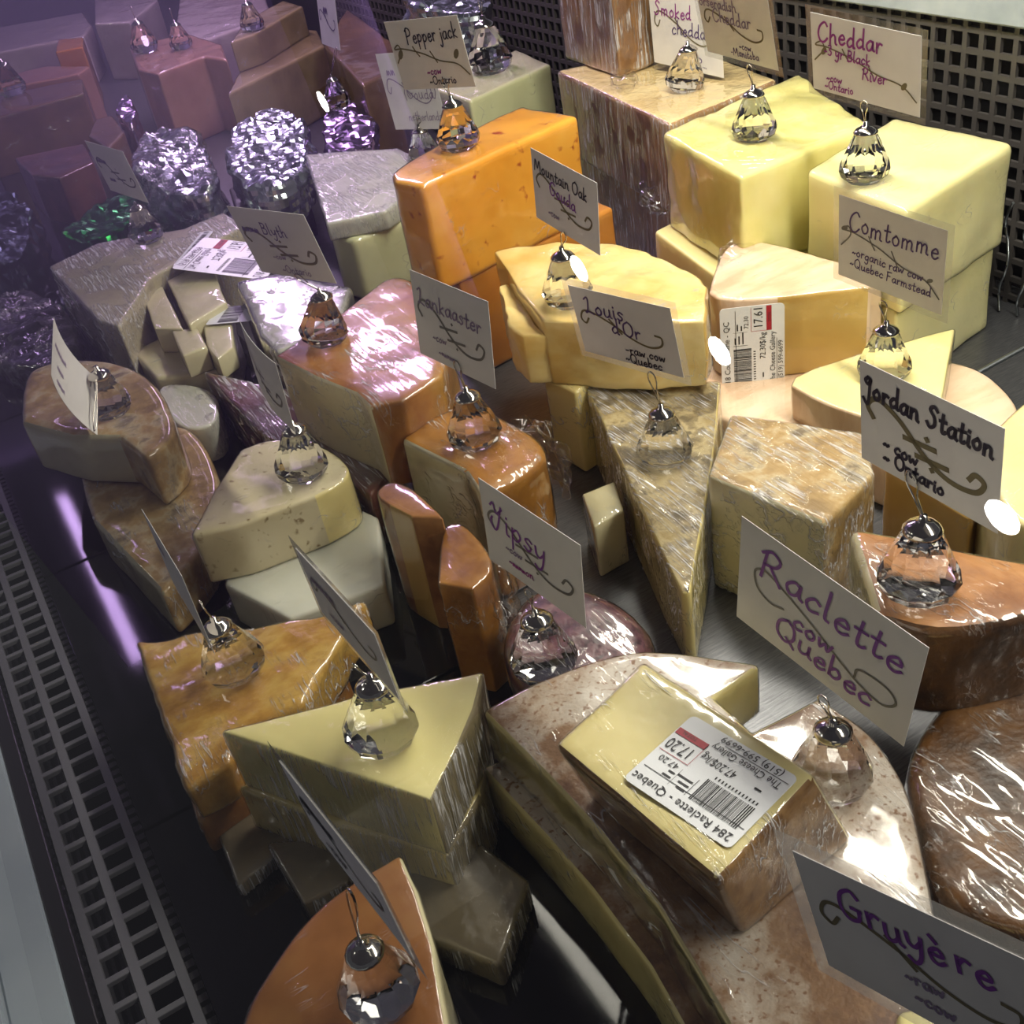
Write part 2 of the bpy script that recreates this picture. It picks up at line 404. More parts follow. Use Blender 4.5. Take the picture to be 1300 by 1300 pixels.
FILMS = {
    'a': film('cling_film_streaked', (3.0, .35, 1), 45, .8, 1.0, .10, .03, .06, .50, .9),
    'b': film('cling_film_ridged', (4.0, .22, 1), 55, 1.0, 1.2, .10, .05, .10, .40, -.5),
    'c': film('cling_film_crumpled', (2.2, .5, 1), 60, 1.0, 1.5, .10, .03, .28, .50, .3, False, .16),
    'd': film('cling_film_tight', (.4, 2.4, 1), 40, .3, .9, .08, .012, .03, .55, .4),
    'g': film('cling_film_glossy', (3.0, .4, 1), 30, .3, 2.4, .13, .02, .04, .5, .2),
    'h': film('cling_film_bright', (1.5, .8, 1), 40, .6, 3.2, .18, .03, .25, .5, .2, False, .1),
    'v': film('cling_film_vertical_creases', (3.0, 3.0, .16), 50, 1.0, 1.3, .11, .06, .15, .38, 0, True, .30),
}
CM = {
    'cheddar': mottled('pale_cheddar', [(.3, 'ece3a0'), (.7, 'f3ecb4')], 6, rough=.4, bump=.05, sss=.12),
    'cheddar2': mottled('marbled_cheddar', [(.3, 'd8cf7e'), (.5, 'e6de92'), (.7, 'efe8a8')], 9, (1, 1, .6), rough=.4, bump=.06, sss=.12),
    'smoked': mottled('smoked_rind', [(.3, '7a5634'), (.55, 'a07648'), (.75, 'b58e5e')], 14, rough=.4, bump=.1),
    'smokedpaste': mottled('smoked_paste', [(.3, 'e0c48a'), (.7, 'ead7a2')], 8, rough=.4),
    'pepper': mottled('pepper_jack_orange', [(.3, 'd8912a'), (.6, 'e3a23a'), (.8, 'e8b04e')], 10, speck=('a03c1a', 80, .635), rough=.35, bump=.05, sss=.1),
    'orange': mottled('orange_paste', [(.3, 'c07a2c'), (.7, 'cb8c3e')], 8, rough=.35, sss=.1),
    'palegreen': mottled('pale_green_paste', [(.3, 'd0d2a2'), (.7, 'dee0b4')], 7, rough=.4, sss=.1),
    'white': mottled('white_paste', [(.3, 'c9cabb'), (.7, 'd9d9cc')], 9, rough=.4, sss=.1),
    'cream': mottled('cream_paste', [(.3, 'ccc39c'), (.7, 'd8d0ac')], 8, rough=.4, sss=.1),
    'cream2': mottled('cream_speckled_paste', [(.3, 'c9bd96'), (.7, 'd6ccaa')], 10, speck=('8a7448', 150, .62), rough=.4),
    'yellow': mottled('yellow_paste', [(.3, 'dcc983'), (.7, 'e6d795')], 7, rough=.4, bump=.08, sss=.1),
    'yellow2': mottled('bright_yellow_paste', [(.3, 'e8dd98'), (.7, 'f0e6a6')], 7, rough=.4, bump=.05, sss=.1),
    'gouda': mottled('gouda_paste', [(.3, 'ddb968'), (.5, 'e8cf8a'), (.7, 'eeda9c')], 9, (1, 1, 2), rough=.4, bump=.12, sss=.1),
    'honey': mottled('honey_paste', [(.3, 'c09a4e'), (.7, 'cfae62')], 7, rough=.4, sss=.1),
    'pinkrind': mottled('pinkish_smooth_rind', [(.3, 'd6b391'), (.5, 'e2c4a4'), (.7, 'e9d0b4')], 14, (1, 3, 1), rough=.55, bump=.12, bscale=200),
    'louisrind': mottled('grey_mottled_rind', [(.30, '5e5138'), (.45, '8c7c58'), (.56, 'b0a078'), (.72, '9a8658')], 46, speck=('54482f', 90, .62), rough=.55, bump=.4, bscale=220),
    'tanrind': mottled('tan_spotted_rind', [(.3, '8f7448'), (.5, 'b0925e'), (.62, 'c2b08a'), (.78, '7a6a52')], 32, rough=.55, bump=.3),
    'raclette': mottled('raclette_rind', [(.32, '6d4c36'), (.46, '92704f'), (.54, 'b5a28e'), (.72, 'cfc6ba')], 13, speck=('8a6648', 300, .56), rough=.6, bump=.35, bscale=400),
    'racletteside': mottled('raclette_side_rind', [(.3, '7d5830'), (.5, 'a07a48'), (.7, '6d4b2c')], 26, speck=('6d4826', 120, .62), rough=.5, bump=.3),
    'racpaste': mottled('raclette_paste', [(.3, 'dccd8e'), (.7, 'e6daa0')], 9, speck=('b09a58', 40, .72), rough=.35, bump=.1, sss=.1),
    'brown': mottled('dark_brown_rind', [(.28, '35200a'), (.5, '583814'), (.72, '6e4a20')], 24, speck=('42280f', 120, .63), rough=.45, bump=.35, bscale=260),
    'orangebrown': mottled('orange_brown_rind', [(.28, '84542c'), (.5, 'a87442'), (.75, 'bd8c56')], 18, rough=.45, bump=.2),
    'amber': mottled('amber_rind', [(.25, '84541e'), (.5, 'a8742f'), (.75, 'b98a46')], 16, rough=.4, bump=.2),
    'redorange': mottled('red_orange_rind', [(.25, '824a20'), (.5, 'a06c32'), (.75, 'aa8240')], 12, speck=('8a4a20', 60, .66), rough=.38, bump=.2),
    'washed': mottled('washed_orange_rind', [(.25, '9a6e2c'), (.45, 'b88c40'), (.62, 'c8a456'), (.8, 'a87e3a')], 20, (1, 1.6, 1), rough=.35, bump=.45, bscale=90),
    'copper': mottled('copper_wax', [(.25, '764a26'), (.5, '8e5e34'), (.8, 'a07442')], 10, rough=.28, bump=.04),
    'grey': mottled('grey_cream_paste', [(.3, 'b2a88e'), (.7, 'c4bba2')], 8, rough=.4),
    'purple': mottled('purple_wine_rind', [(.25, '42262e'), (.5, '5e3a42'), (.75, '805a5e')], 60, speck=('3a2028', 160, .55), rough=.3, bump=.25),
    'darkred': mottled('dark_red_rind', [(.3, '4e2f24'), (.7, '74493a')], 16, rough=.35),
    'olive': mottled('olive_rind', [(.3, '7a6a42'), (.7, '95835a')], 14, rough=.45),
    'pinkwax': mottled('pinkish_brown_paste', [(.3, '9a6e58'), (.7, 'b08670')], 8, rough=.35),
    'brownwax': mottled('brown_waxed_side', [(.3, '5e4530'), (.7, '7d6040')], 10, rough=.35),
    'lilac': mottled('pale_waxy_paste', [(.3, 'a99c98'), (.7, 'bdb0ac')], 8, rough=.35),
    'blackfilm': mottled('black_parcel', [(.3, '0c0c10'), (.7, '1a1a20')], 12, rough=.3),
    'filmside': mottled('wrapped_tan_side', [(.3, '85795c'), (.7, '9a8e70')], 10, rough=.35),
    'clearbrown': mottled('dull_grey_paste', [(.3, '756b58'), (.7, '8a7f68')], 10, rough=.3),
}
FOIL = foilmat('aluminium_foil', 'c4cdd0'); FOILP = foilmat('lilac_foil', 'b9a2c8'); FOILG = foilmat('green_foil', '1f6a34', .25); FOILD = foilmat('dark_blue_foil', '56606e', .25)

# ------------------------------------------------------------------ the case
STEEL = mottled('brushed_steel', [(.3, '55565a'), (.7, '6e6f72')], 60, (1, 14, 1), rough=.32, bump=.08, bscale=60)
STEEL.node_tree.nodes['Principled BSDF'].inputs['Metallic'].default_value = .6
BLACKP = plain('black_gloss_panel', '0d0b12', .05)
GRILLE = plain('dark_grey_grille', '626268', .38, 0)
GRILLEB = plain('charcoal_back_grille', '403d3b', .45, 0)
BLACK = plain('matt_black', '060607', .7)
RAIL = mottled('grey_painted_rail', [(.3, 'a9b6be'), (.7, 'b6c2c8')], 8, rough=.35, bump=.03)
LEDGE = mottled('galvanised_ledge', [(.3, '8d979c'), (.7, 'a5adb0')], 14, rough=.35, bump=.05)
floor = tag(link_mesh('floor', box_mesh((.25, -.3, -.02), (.90, 5.0, 0)), STEEL), kind='structure', label='brushed steel deck of the display case under the cheese')
py = -.105
pm = box_mesh((-.1475, 0, -.02), (.1475, .333, 0), .0012)
for k in range(15):
    link_mesh('deck_panel', pm, BLACKP, floor, (.1025, -.105 + k * .3353, .0006))
tag(link_mesh('floor_well', box_mesh((-.30, -.3, -.09), (.25, 5.0, -.07)), BLACK), kind='structure')
g = root('air_return_grille', 'dark grey slotted air grille running along the front of the case', 'grille', (-.078, .3, 0))
for x in (-.0535, -.076, -.0955):
    link_mesh('rail', box_mesh((x + .078 - .0028, -.4, -.004), (x + .078 + .0028, 4.4, .0005)), GRILLE, g)
cb = box_mesh((-.0185, -.0022, -.004), (.0245, .0022, 0), .0006)
for k in range(230):
    link_mesh('crossbar', cb, GRILLE, g, (0, -.4 + k * .019, 0))
bm = bmesh.new()
for k in range(520):
    y = -.4 + k * .0085
    box_bm(bm, (.0275, y, -.013), (.0325, y + .005, -.004)); box_bm(bm, (.0300, y + .002, -.024), (.0345, y + .007, -.014))
    box_bm(bm, (-.026, y, -.012), (-.022, y + .005, -.004))
o = link_mesh('side_slots', bm_mesh(bm), plain('grille_side', '26262a', .5), g); o['kind'] = 'stuff'
for x in (-.015, -.010, -.005):
    link_mesh('louvre', box_mesh((x - .0012, -.4, -.03), (x + .0012, 4.4, -.012)), plain('grille_side', '26262a', .5), g)
tag(link_mesh('trim_1', box_mesh((-.1130, -.3, -.03), (-.1015, 5, .004), .001), plain('black_trim', '0b090a', .4)), kind='structure')
bm = bmesh.new()
box_bm(bm, (-.145, -.3, -.04), (-.113, 5, .006)); box_bm(bm, (-.152, -.3, -.04), (-.145, 5, .012)); box_bm(bm, (-.26, -.3, -.05), (-.152, 5, .002))
bmesh.ops.bevel(bm, geom=bm.edges[:], offset=.0015, segments=2, affect='EDGES')
tag(link_mesh('trim_2', bm_mesh(bm), RAIL), kind='structure')
# back grille
BX, BZ = .868, .260
g = root('back_air_grille', 'charcoal perforated air grille standing up behind the cheddar blocks', 'grille', (BX, .2, 0))
hb = box_mesh((-.002, 0, -.0026), (.002, 2.2, .0026))
for k in range(16):
    link_mesh('horizontal_bar', hb, GRILLEB, g, (0, 0, -.030 + k * .0185))
vb = box_mesh((-.0021, -.0026, -.04), (.0021, .0026, BZ - .002))
for k in range(118):
    link_mesh('vertical_bar', vb, GRILLEB, g, (0, k * .0185 + .004, 0))
tag(link_mesh('wall_back', box_mesh((BX + .03, -.3, -.05), (BX + .05, 5, BZ)), BLACK), kind='structure')
bm = bmesh.new(); box_bm(bm, (BX - .004, -.3, BZ), (BX + .5, 5, BZ + .02)); box_bm(bm, (BX - .008, -.3, BZ - .004), (BX + .004, 5, BZ + .022))
bmesh.ops.bevel(bm, geom=bm.edges[:], offset=.002, segments=2, affect='EDGES')
tag(link_mesh('trim_3', bm_mesh(bm), LEDGE), kind='structure')
# canopy light fixtures over the case (above the picture)
for nm, x, y0, y1, lb in (('light_fixture', .60, -.25, 1.09, 'slim grey light fixture over the back of the case'),
                      ('light_fixture', .62, 1.43, 2.77, 'slim grey light fixture over the far cheeses')):
    r = root(nm, lb, 'light', (x, y0, LAMPZ))
    link_mesh('housing', box_mesh((-.03, 0, .004), (.03, y1 - y0, .03), .003), RAIL, r)
    link_mesh('end_cap', box_mesh((-.03, -.01, .0), (.03, 0, .032), .002), plain('black_trim', '0b090a', .4), r)
    link_mesh('end_cap', box_mesh((-.03, y1 - y0, .0), (.03, y1 - y0 + .01, .032), .002), plain('black_trim', '0b090a', .4), r)

# front glass, leaning back over the case; the camera looks in through it
GS = math.radians(50); gd = Vector((math.cos(GS), 0, math.sin(GS))); gn = Vector((-math.sin(GS), 0, math.cos(GS)))
g0 = Vector((-.165, 0, .004)); gl_ = .80
vs = []
for yy in (-.4, 5.0):
    for a_, b_ in ((0, 0), (gl_, 0), (gl_, -.005), (0, -.005)):
        q = g0 + gd * a_ + gn * b_; vs.append((q.x, yy, q.z))
me = mesh_of(vs, [(0, 1, 2, 3), (7, 6, 5, 4), (0, 4, 5, 1), (1, 5, 6, 2), (2, 6, 7, 3), (3, 7, 4, 0)])
bm = bmesh.new(); bm.from_mesh(me); bmesh.ops.recalc_face_normals(bm, faces=bm.faces[:]); bm.to_mesh(me); bm.free()
tag(link_mesh('window_1', me, sheet('front_glass', .985, .0, (.99, 1, .995), 1.0, 0, True)), kind='structure')
# the store on the customer side: ceiling, far wall, a row of ceiling lamps mirrored by the glass
tag(link_mesh('ceiling', box_mesh((-6, -4, 2.70), (3, 9, 2.75)), plain('ceiling_paint', 'b8b6bc', .8)), kind='structure')
tag(link_mesh('wall_far', box_mesh((-6, 8.6, -1), (3, 8.7, 2.70)), plain('wall_paint', 'b9b2c6', .8)), kind='structure')
for (x, y, sx, sy, lb) in ((-.02, 5.1, .10, 1.7, 'narrow purple strip lamp in the ceiling over the far aisle'),):
    r = root('ceiling_strip', lb, 'lamp', (x, y, 2.70))
    bm = bmesh.new()
    for lo, hi in (((-sx / 2 - .02, -sy / 2 - .02, -.05), (-sx / 2, sy / 2 + .02, 0)), ((sx / 2, -sy / 2 - .02, -.05), (sx / 2 + .02, sy / 2 + .02, 0)), ((-sx / 2, -sy / 2 - .02, -.05), (sx / 2, -sy / 2, 0)), ((-sx / 2, sy / 2, -.05), (sx / 2, sy / 2 + .02, 0))): box_bm(bm, lo, hi)
    link_mesh('frame', bm_mesh(bm), RAIL, r); link_mesh('backplate', box_mesh((-sx / 2, -sy / 2, -.012), (sx / 2, sy / 2, -.002)), RAIL, r)
LAMP = emitmat('lamp_lens', (1, .95, .88), 120)
for (x, y, lb) in ((-2.13, 7.7, 'round ceiling lamp nearest the far wall'), (-2.46, 4.6, 'round ceiling lamp above the middle of the aisle'), (-2.52, 3.5, 'round ceiling lamp second from the aisle start'), (-2.60, 2.0, 'round ceiling lamp at the aisle start')):
    r = root('ceiling_lamp', lb, 'lamp', (x, y, 2.70), 'round ceiling lamps over the aisle')
    me = lathe([(.075, -.20), (.085, -.20), (.085, 0), (.02, 0)], 24); link_mesh('lamp_can', me, plain('lamp_can', '2a2a2c', .5), r)
    me = lathe([(.072, -.203), (.073, -.198)], 24); link_mesh('lens_offscreen', me, LAMP, r)

# ------------------------------------------------------------------ cheeses, right back
# third pixel entry 1 = rounded corner
def stack_from(top, zt, z0, z1, sc=1.0, off=(0, 0)):
    """pixels on plane z1 that sit straight under pixels seen at height zt"""
    out = []
    ws = [P(p[0], p[1], zt) for p in top]; c = sum(ws, Vector()) / len(ws)
    for w, p in zip(ws, top):
        q = Vector((c.x + (w.x - c.x) * sc + off[0], c.y + (w.y - c.y) * sc + off[1], z1)) - CAM
        cc = [AX[0][k] * q.x + AX[1][k] * q.y + AX[2][k] * q.z for k in range(3)]
        out.append((650 + F_PX * cc[0] / cc[2], 650 + F_PX * cc[1] / cc[2]) + tuple(p[2:]))
    return out
c4 = [(1024, 215), (1150, 268), (1287, 182), (1135, 147)]
cheese('C4', 'cheddar_block', 'pale yellow cheddar block on top, its front corner towards the tall card', c4, .178, .086, 'cheddar', wrap='d', bevel=.006, amp=.0015)
cheese('C4b', 'cheddar_block', 'pale cheddar block under another one, beside the back grille', stack_from(c4, .178, 0, .085, .97, (.0, .004)), .085, 0, 'cheddar', wrap='d', bevel=.004)
c3 = [(841, 168), (940, 224), (1106, 158), (1014, 93)]
cheese('C3', 'cheddar_block', 'marbled yellow cheddar block with a crystal holder on its flat top', c3, .184, .086, 'cheddar2', wrap='d', bevel=.005, amp=.0025, freq=30)
cheese('C3b', 'cheddar_slab', 'pale yellow slab peeking out under the marbled cheddar block', stack_from(c3, .184, 0, .085, 1.0, (-.016, .004)), .085, 0, 'yellow2', wrap=None, bevel=.003)
c2 = [(707, 90), (850, 157), (986, 101), (868, 56)]
cheese('C2', 'smoked_cheddar_block', 'brown sided smoked cheddar block with a pale top under two cards', c2, .187, .091, 'smokedpaste', 'smoked', 'rrrr', wrap='v', bevel=.004)
cheese('C2b', 'smoked_cheddar_block', 'dark brown smoked block at the bottom, beneath the pale topped one', stack_from(c2, .187, 0, .090, .97, (.004, .006)), .090, 0, 'smokedpaste', 'smoked', 'rrrr', 'r', wrap='v', bevel=.004)
cheese('C1', 'smoked_cheddar_block', 'brown smoked block standing upright on top of the pale topped block', stack_from([(717, 73), (787, 99), (832, 80), (768, 58)], .189, 0, .30), .30, .189, 'smokedpaste', 'smoked', 'rrrr', 'r', wrap='v', bevel=.005)
c6 = [(552, 112), (597, 128), (699, 82), (655, 62)]
cheese('C6', 'jack_block', 'pale green-white block behind the pepper jack with a large crystal holder', c6, .15, 0, 'palegreen', wrap='d', bevel=.004)
lump('foil_parcel', 'large silver foil parcel behind the pale block by the back grille', [(508, 2), (593, 16), (636, 0), (580, -14), (514, -16)], .20, 0, FOIL, .006, 34)
# pepper jack
c5 = [(472, 225, 1), (535, 236), (734, 147), (662, 134)]
cheese('C5', 'pepper_jack_block', 'bright orange pepper flecked block standing on another orange block', c5, .212, .108, 'pepper', wrap='d', bevel=.005, amp=.0015)
cheese('C5b', 'orange_block', 'orange cheese block underneath the pepper flecked one', [(548, 330), (583, 358), (779, 263), (725, 240)], .107, 0, 'orange', wrap='d', bevel=.004)
cheese('C8b', 'white_block', 'greenish white block standing under a wrapped white slab', [(404, 295, 1), (448, 305), (560, 262), (500, 240)], .078, 0, 'palegreen', wrap='d', bevel=.006)
cheese('C8', 'white_slab', 'white slab in shiny film lying tilted on the greenish white block', [(388, 196), (505, 187), (560, 215), (490, 268), (414, 284)], .10, .079, 'white', wrap='b', bevel=.003, dz=[.008, .01, .004, 0, 0])
# gouda
cheese('C9b', 'gouda_block', 'yellow block under the broken yellow wedge, its corner by the crumpled film', [(690, 478), (730, 498), (872, 414), (850, 370), (700, 400)], .082, 0, 'yellow', wrap='a', bevel=.003)
cheese('C9', 'gouda_wedge', 'crumbly yellow wedge with a broken edge under a tilted white card', [(628, 320), (655, 362), (672, 385), (690, 407), (800, 412), (894, 408), (898, 364), (882, 348, 1), (829, 322, 1), (777, 309, 1), (698, 306, 1)], .142, .084, 'gouda', 'honey', 'ppppprrrrrr', wrap='d', bevel=.002, amp=.003, freq=40)
_e = [P(641, 341, .142), P(672, 385, .142), P(690, 407, .142)]; _o = Vector((-.020, .004, 0))
_q = [_e[0] + Vector((.001, 0, 0)), _e[1] + Vector((.001, 0, 0)), _e[2] + Vector((.001, 0, 0)), _e[2] + _o * .7 + Vector((0, .012, 0)), _e[1] + _o, _e[0] + _o * .4]
def to_px(q, z):
    q = Vector((q.x, q.y, z)) - CAM; cc = [AX[0][k] * q.x + AX[1][k] * q.y + AX[2][k] * q.z for k in range(3)]
    return (650 + F_PX * cc[0] / cc[2], 650 + F_PX * cc[1] / cc[2])
CHUNK = [to_px(q, .128) for q in _q]
cheese('C9c', 'gouda_chunk', 'small broken chunk of yellow cheese leaning on the crumbly wedge', CHUNK, .128, .084, 'gouda', wrap=None, bevel=.002, amp=.003, freq=60)
# comtomme
cheese('C12', 'mountain_round', 'large flat wheel with smooth pink rind under the labelled wedge', [(880, 470), (960, 448), (1110, 452), (1208, 458, 1), (1252, 472, 1), (1278, 496, 1), (1296, 522, 1), (1305, 570, 1), (1220, 640), (1090, 575, 1), (1000, 548, 1), (912, 528)], .04, 0, 'honey', 'pinkrind', 'r', 'r', wrap='d', bevel=.004)
cheese('C10', 'mountain_wedge', 'tall golden wedge with pink rind on top and a price label', [(898, 388, 1), (1104, 364), (1122, 350), (1062, 331), (957, 302, 1), (926, 306, 1), (904, 345, 1)], .116, .041, 'honey', 'pinkrind', 'prrrrrr', 'r', wrap='d', bevel=.003)
cheese('C11', 'mountain_wedge', 'thin pale yellow wedge with a crystal holder lying on the pink wheel', [(985, 477, 1), (1040, 510, 1), (1090, 527, 1), (1180, 556), (1196, 505), (1212, 417)], .072, .041, 'yellow2', 'pinkrind', 'rrrppp', wrap='d', bevel=.002)
cheese('C13', 'grey_rind_wedge', 'long wedge with grey mottled rind on top, its point between other cheeses', [(742, 486), (800, 610), (850, 720), (866, 752), (876, 752), (893, 650), (908, 560), (914, 484)], .074, 0, 'yellow', 'louisrind', 'ppppppppr', 'r', wrap='b', bevel=.002, dz=[.004, .002, -.004, -.006, -.006, -.002, 0, .004])
cheese('C14', 'tan_rind_block', 'squarish wedge with spotted tan rind in tight streaky film', [(928, 526), (899, 604), (1048, 664), (1111, 600), (1096, 548)], .10, 0, 'cream', 'tanrind', 'pprrp', 'r', wrap='b', bevel=.003)
cheese('C17a', 'yellow_wedge', 'yellow wedge half hidden behind the bold lettered card', [(1122, 590), (1232, 658), (1250, 622), (1186, 574)], .075, 0, 'honey', wrap='d', bevel=.003)
cheese('C17b', 'yellow_wedge', 'tall pale yellow wedge with small holes by the back rack', [(1248, 560), (1275, 660, 1), (1360, 690), (1400, 540), (1310, 500)], .12, 0, 'racpaste', wrap='d', bevel=.004)
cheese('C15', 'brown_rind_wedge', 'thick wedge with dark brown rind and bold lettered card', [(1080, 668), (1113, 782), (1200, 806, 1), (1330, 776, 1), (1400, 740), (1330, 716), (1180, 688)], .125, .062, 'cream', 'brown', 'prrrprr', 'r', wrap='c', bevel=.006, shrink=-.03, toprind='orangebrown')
cheese('C16', 'brown_round_cheese', 'big rounded brown wheel in shiny crumpled film under the dark wedge', [(1148, 945, 1), (1165, 1050, 1), (1200, 1150, 1), (1300, 1190, 1), (1420, 1190, 1), (1470, 1000, 1), (1420, 850, 1), (1250, 840, 1)], .066, 0, 'cream', 'brown', 'r', 'r', wrap='c', bevel=.016, bevseg=5, wamp=.0008)
# raclette
w18 = [(613, 902), (696, 985), (758, 1052), (835, 1148), (925, 1300), (985, 1420), (1190, 1430, 1), (1200, 1260, 1), (1182, 1135, 1), (1166, 1060, 1), (1145, 985, 1), (1100, 925, 1), (1040, 884), (955, 930), (905, 886), (964, 844), (869, 829, 1), (792, 826, 1), (696, 858, 1)]
cheese('C18', 'raclette_round', 'cut half wheel with white and brown mottled rind, a labelled wedge on it', w18, .085, .046, 'racpaste', 'raclette', 'pppppprrrrrrpppprrr', 'r', wrap='g', bevel=.003, L=.009)
cheese('C18b', 'raclette_round', 'cut piece of wheel lying beneath the mottled half wheel', stack_from(w18[:6] + [(1100, 1300), (1000, 1050), (900, 900), (700, 868)], .085, 0, .045, 1.0, (-.010, -.002)), .045, 0, 'racpaste', 'raclette', 'p', 'r', wrap='a', bevel=.003)
cheese('C19', 'raclette_wedge', 'cut wedge with a big white price label lying on the mottled wheel', [(815, 840), (706, 945), (911, 1118), (1034, 985)], .142, .086, 'racpaste', 'racletteside', 'prrp', wrap='a', bevel=.003, bot=[(850, 905), (752, 1014), (944, 1188), (1082, 1066)], wamp=.0003)
cheese('C37', 'gruyere_block', 'pale yellow block under the laminated card at the case front', [(1140, 1282), (1128, 1420), (1400, 1520), (1430, 1340), (1260, 1268)], .118, .087, 'yellow2', wrap='d', bevel=.003)
# left front
cheese('C21b', 'cream_wedge', 'lower cream wedge in creased film showing under another wedge', [(300, 998), (420, 1045), (568, 1085), (612, 1006), (620, 930), (500, 920)], .05, 0, 'yellow', 'filmside', 'pprrpp', wrap='v', bevel=.003)
cheese('C21', 'cream_wedge', 'smooth pale cream wedge in creased film with a crystal holder on top', [(281, 928), (420, 974), (547, 1016), (580, 950), (601, 900), (613, 853), (450, 884)], .097, .051, 'yellow2', 'filmside', 'pprrrpp', wrap='v', bevel=.002)
c22 = [(170, 812), (196, 885), (236, 1004), (292, 968), (302, 926), (383, 893), (428, 823), (464, 759), (411, 780), (347, 792), (258, 800)]
cheese('C22', 'washed_rind_slab', 'flat orange slab with rough top and a crystal holder at the case front', c22, .066, .036, 'cream', 'washed', 'r', 'r', wrap='a', bevel=.004, amp=.003, freq=35)
cheese('C22b', 'washed_rind_slab', 'reddish slab underneath the flat orange slab at the case front', stack_from(c22[:3] + [(300, 960), (383, 893), (440, 790), (258, 800)], .066, 0, .035, .95, (-.004, .002)), .035, 0, 'cream', 'redorange', 'r', 'r', wrap='a', bevel=.004)
cheese('C23', 'copper_wax_wedge', 'copper coloured waxed wedge standing alone on the black deck', [(508, 1082), (442, 1122, 1), (393, 1162, 1), (347, 1226, 1), (312, 1283, 1), (300, 1340, 1), (420, 1400), (574, 1340), (550, 1200), (528, 1130)], .075, 0, 'cream', 'copper', 'rrrrrrpppp', 'r', wrap='d', bevel=.003)
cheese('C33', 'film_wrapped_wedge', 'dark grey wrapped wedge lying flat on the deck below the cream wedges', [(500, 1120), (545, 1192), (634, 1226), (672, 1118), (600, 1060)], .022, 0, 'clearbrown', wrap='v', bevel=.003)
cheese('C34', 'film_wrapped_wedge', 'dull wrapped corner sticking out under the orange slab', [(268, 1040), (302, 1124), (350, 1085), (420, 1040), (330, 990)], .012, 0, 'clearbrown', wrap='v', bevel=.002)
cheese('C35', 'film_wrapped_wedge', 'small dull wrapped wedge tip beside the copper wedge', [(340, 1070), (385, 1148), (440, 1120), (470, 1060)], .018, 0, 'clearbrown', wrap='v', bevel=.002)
cheese('C24b', 'white_wedge', 'white wedge lying underneath the herb speckled wedge', [(285, 742), (368, 786), (488, 742), (480, 656), (396, 618), (300, 660)], .04, 0, 'white', wrap='d', bevel=.003)
cheese('C24', 'speckled_wedge', 'rounded herb speckled cream wedge with a crystal holder on it', [(243, 680), (300, 668), (400, 630), (446, 606, 1), (438, 582, 1), (400, 562, 1), (345, 556, 1), (306, 570), (270, 625)], .088, .042, 'cream2', 'yellow', 'pprrrppp', wrap='d', bevel=.003)
cheese('C25b', 'round_cheese', 'brown rind piece underneath the cut round cheese by the grille', [(100, 600), (118, 660), (205, 752), (258, 700, 1), (282, 620, 1), (262, 562, 1), (220, 530, 1), (140, 560)], .046, 0, 'cream', 'tanrind', 'rprrrrrr', 'r', wrap='a', bevel=.005)
cheese('C25', 'round_cheese', 'cut round cheese with brown patched rind and a small white card', [(27, 536), (90, 553), (152, 553), (186, 582), (224, 552, 1), (213, 512, 1), (190, 480, 1), (160, 462, 1), (117, 455, 1), (71, 458, 1), (30, 472, 1)], .098, .048, 'cream', 'tanrind', 'pprrrrrrrrr', 'r', wrap='d', bevel=.006)
# centre left
cheese('C26b', 'dark_red_wedge', 'dark reddish wedge lying beneath the red orange wedge', [(258, 470), (330, 548), (470, 628), (510, 585), (468, 515), (326, 486)], .055, 0, 'darkred', wrap='b', bevel=.003)
cheese('C26', 'red_orange_wedge', 'red orange rind wedge with shiny film and a purple glint on top', [(350, 452), (401, 478), (453, 499), (472, 517), (510, 510), (560, 478), (572, 430), (532, 362, 1), (504, 350, 1), (484, 358), (431, 398)], .13, .056, 'cream', 'redorange', 'ppprrrrrrrr', 'r', wrap='a', bevel=.004, bot=None)
cheese('C27', 'orange_brown_wedge', 'orange brown wedge wrapped in crumpled film under a crystal holder', [(507, 556), (590, 597), (611, 628), (655, 608), (698, 580, 1), (680, 552, 1), (640, 532), (595, 509), (551, 528)], .10, 0, 'cream', 'amber', 'pprrrrrrr', 'r', wrap='c', bevel=.005, wamp=.0008)
cheese('C28', 'tan_wedge', 'upright tan wedge standing beside the white and speckled wedges', [(473, 630, 1), (523, 656), (562, 657), (520, 616, 1), (492, 610, 1)], .105, 0, 'honey', 'orangebrown', 'prrrr', 'r', wrap='d', bevel=.004)
cheese('C29', 'amber_wedge', 'narrow amber wedge on its edge between the tan wedge and purple round', [(560, 668, 1), (556, 740), (600, 748), (630, 722, 1), (612, 688, 1), (584, 661, 1)], .095, 0, 'honey', 'amber', 'r', 'r', wrap='c', bevel=.006)
cheese('C30', 'purple_round', 'purple wine coloured round cheese behind the mottled half wheel', [(636, 790, 1), (638, 838, 1), (672, 876, 1), (746, 872, 1), (818, 842, 1), (832, 800, 1), (790, 758, 1), (735, 735, 1), (668, 742, 1)],   .07, 0, 'purple', wrap='c', bevel=.014, bevseg=5)
cheese('C36', 'wrapped_package', 'small clear wrapped package standing between yellow block and grey rind wedge', [(738, 626), (754, 668), (792, 648), (780, 610)], .05, 0, 'cream', wrap='c', bevel=.002)
cheese('C31', 'white_parcel', 'white parcel in bright glossy film beside the red orange wedge', [(300, 358), (330, 425), (352, 448), (430, 420), (446, 364), (354, 346)], .092, 0, 'white', wrap='h', bevel=.005, wamp=.0008)
cheese('C32', 'grey_cream_wedge', 'large grey cream wedge in film next to the tray of sticks', [(62, 338), (125, 406), (150, 414), (192, 352), (252, 318), (312, 286), (283, 269), (234, 290), (180, 298), (125, 308)], .09, 0, 'grey', 'grey', 'p', wrap='b', bevel=.003)
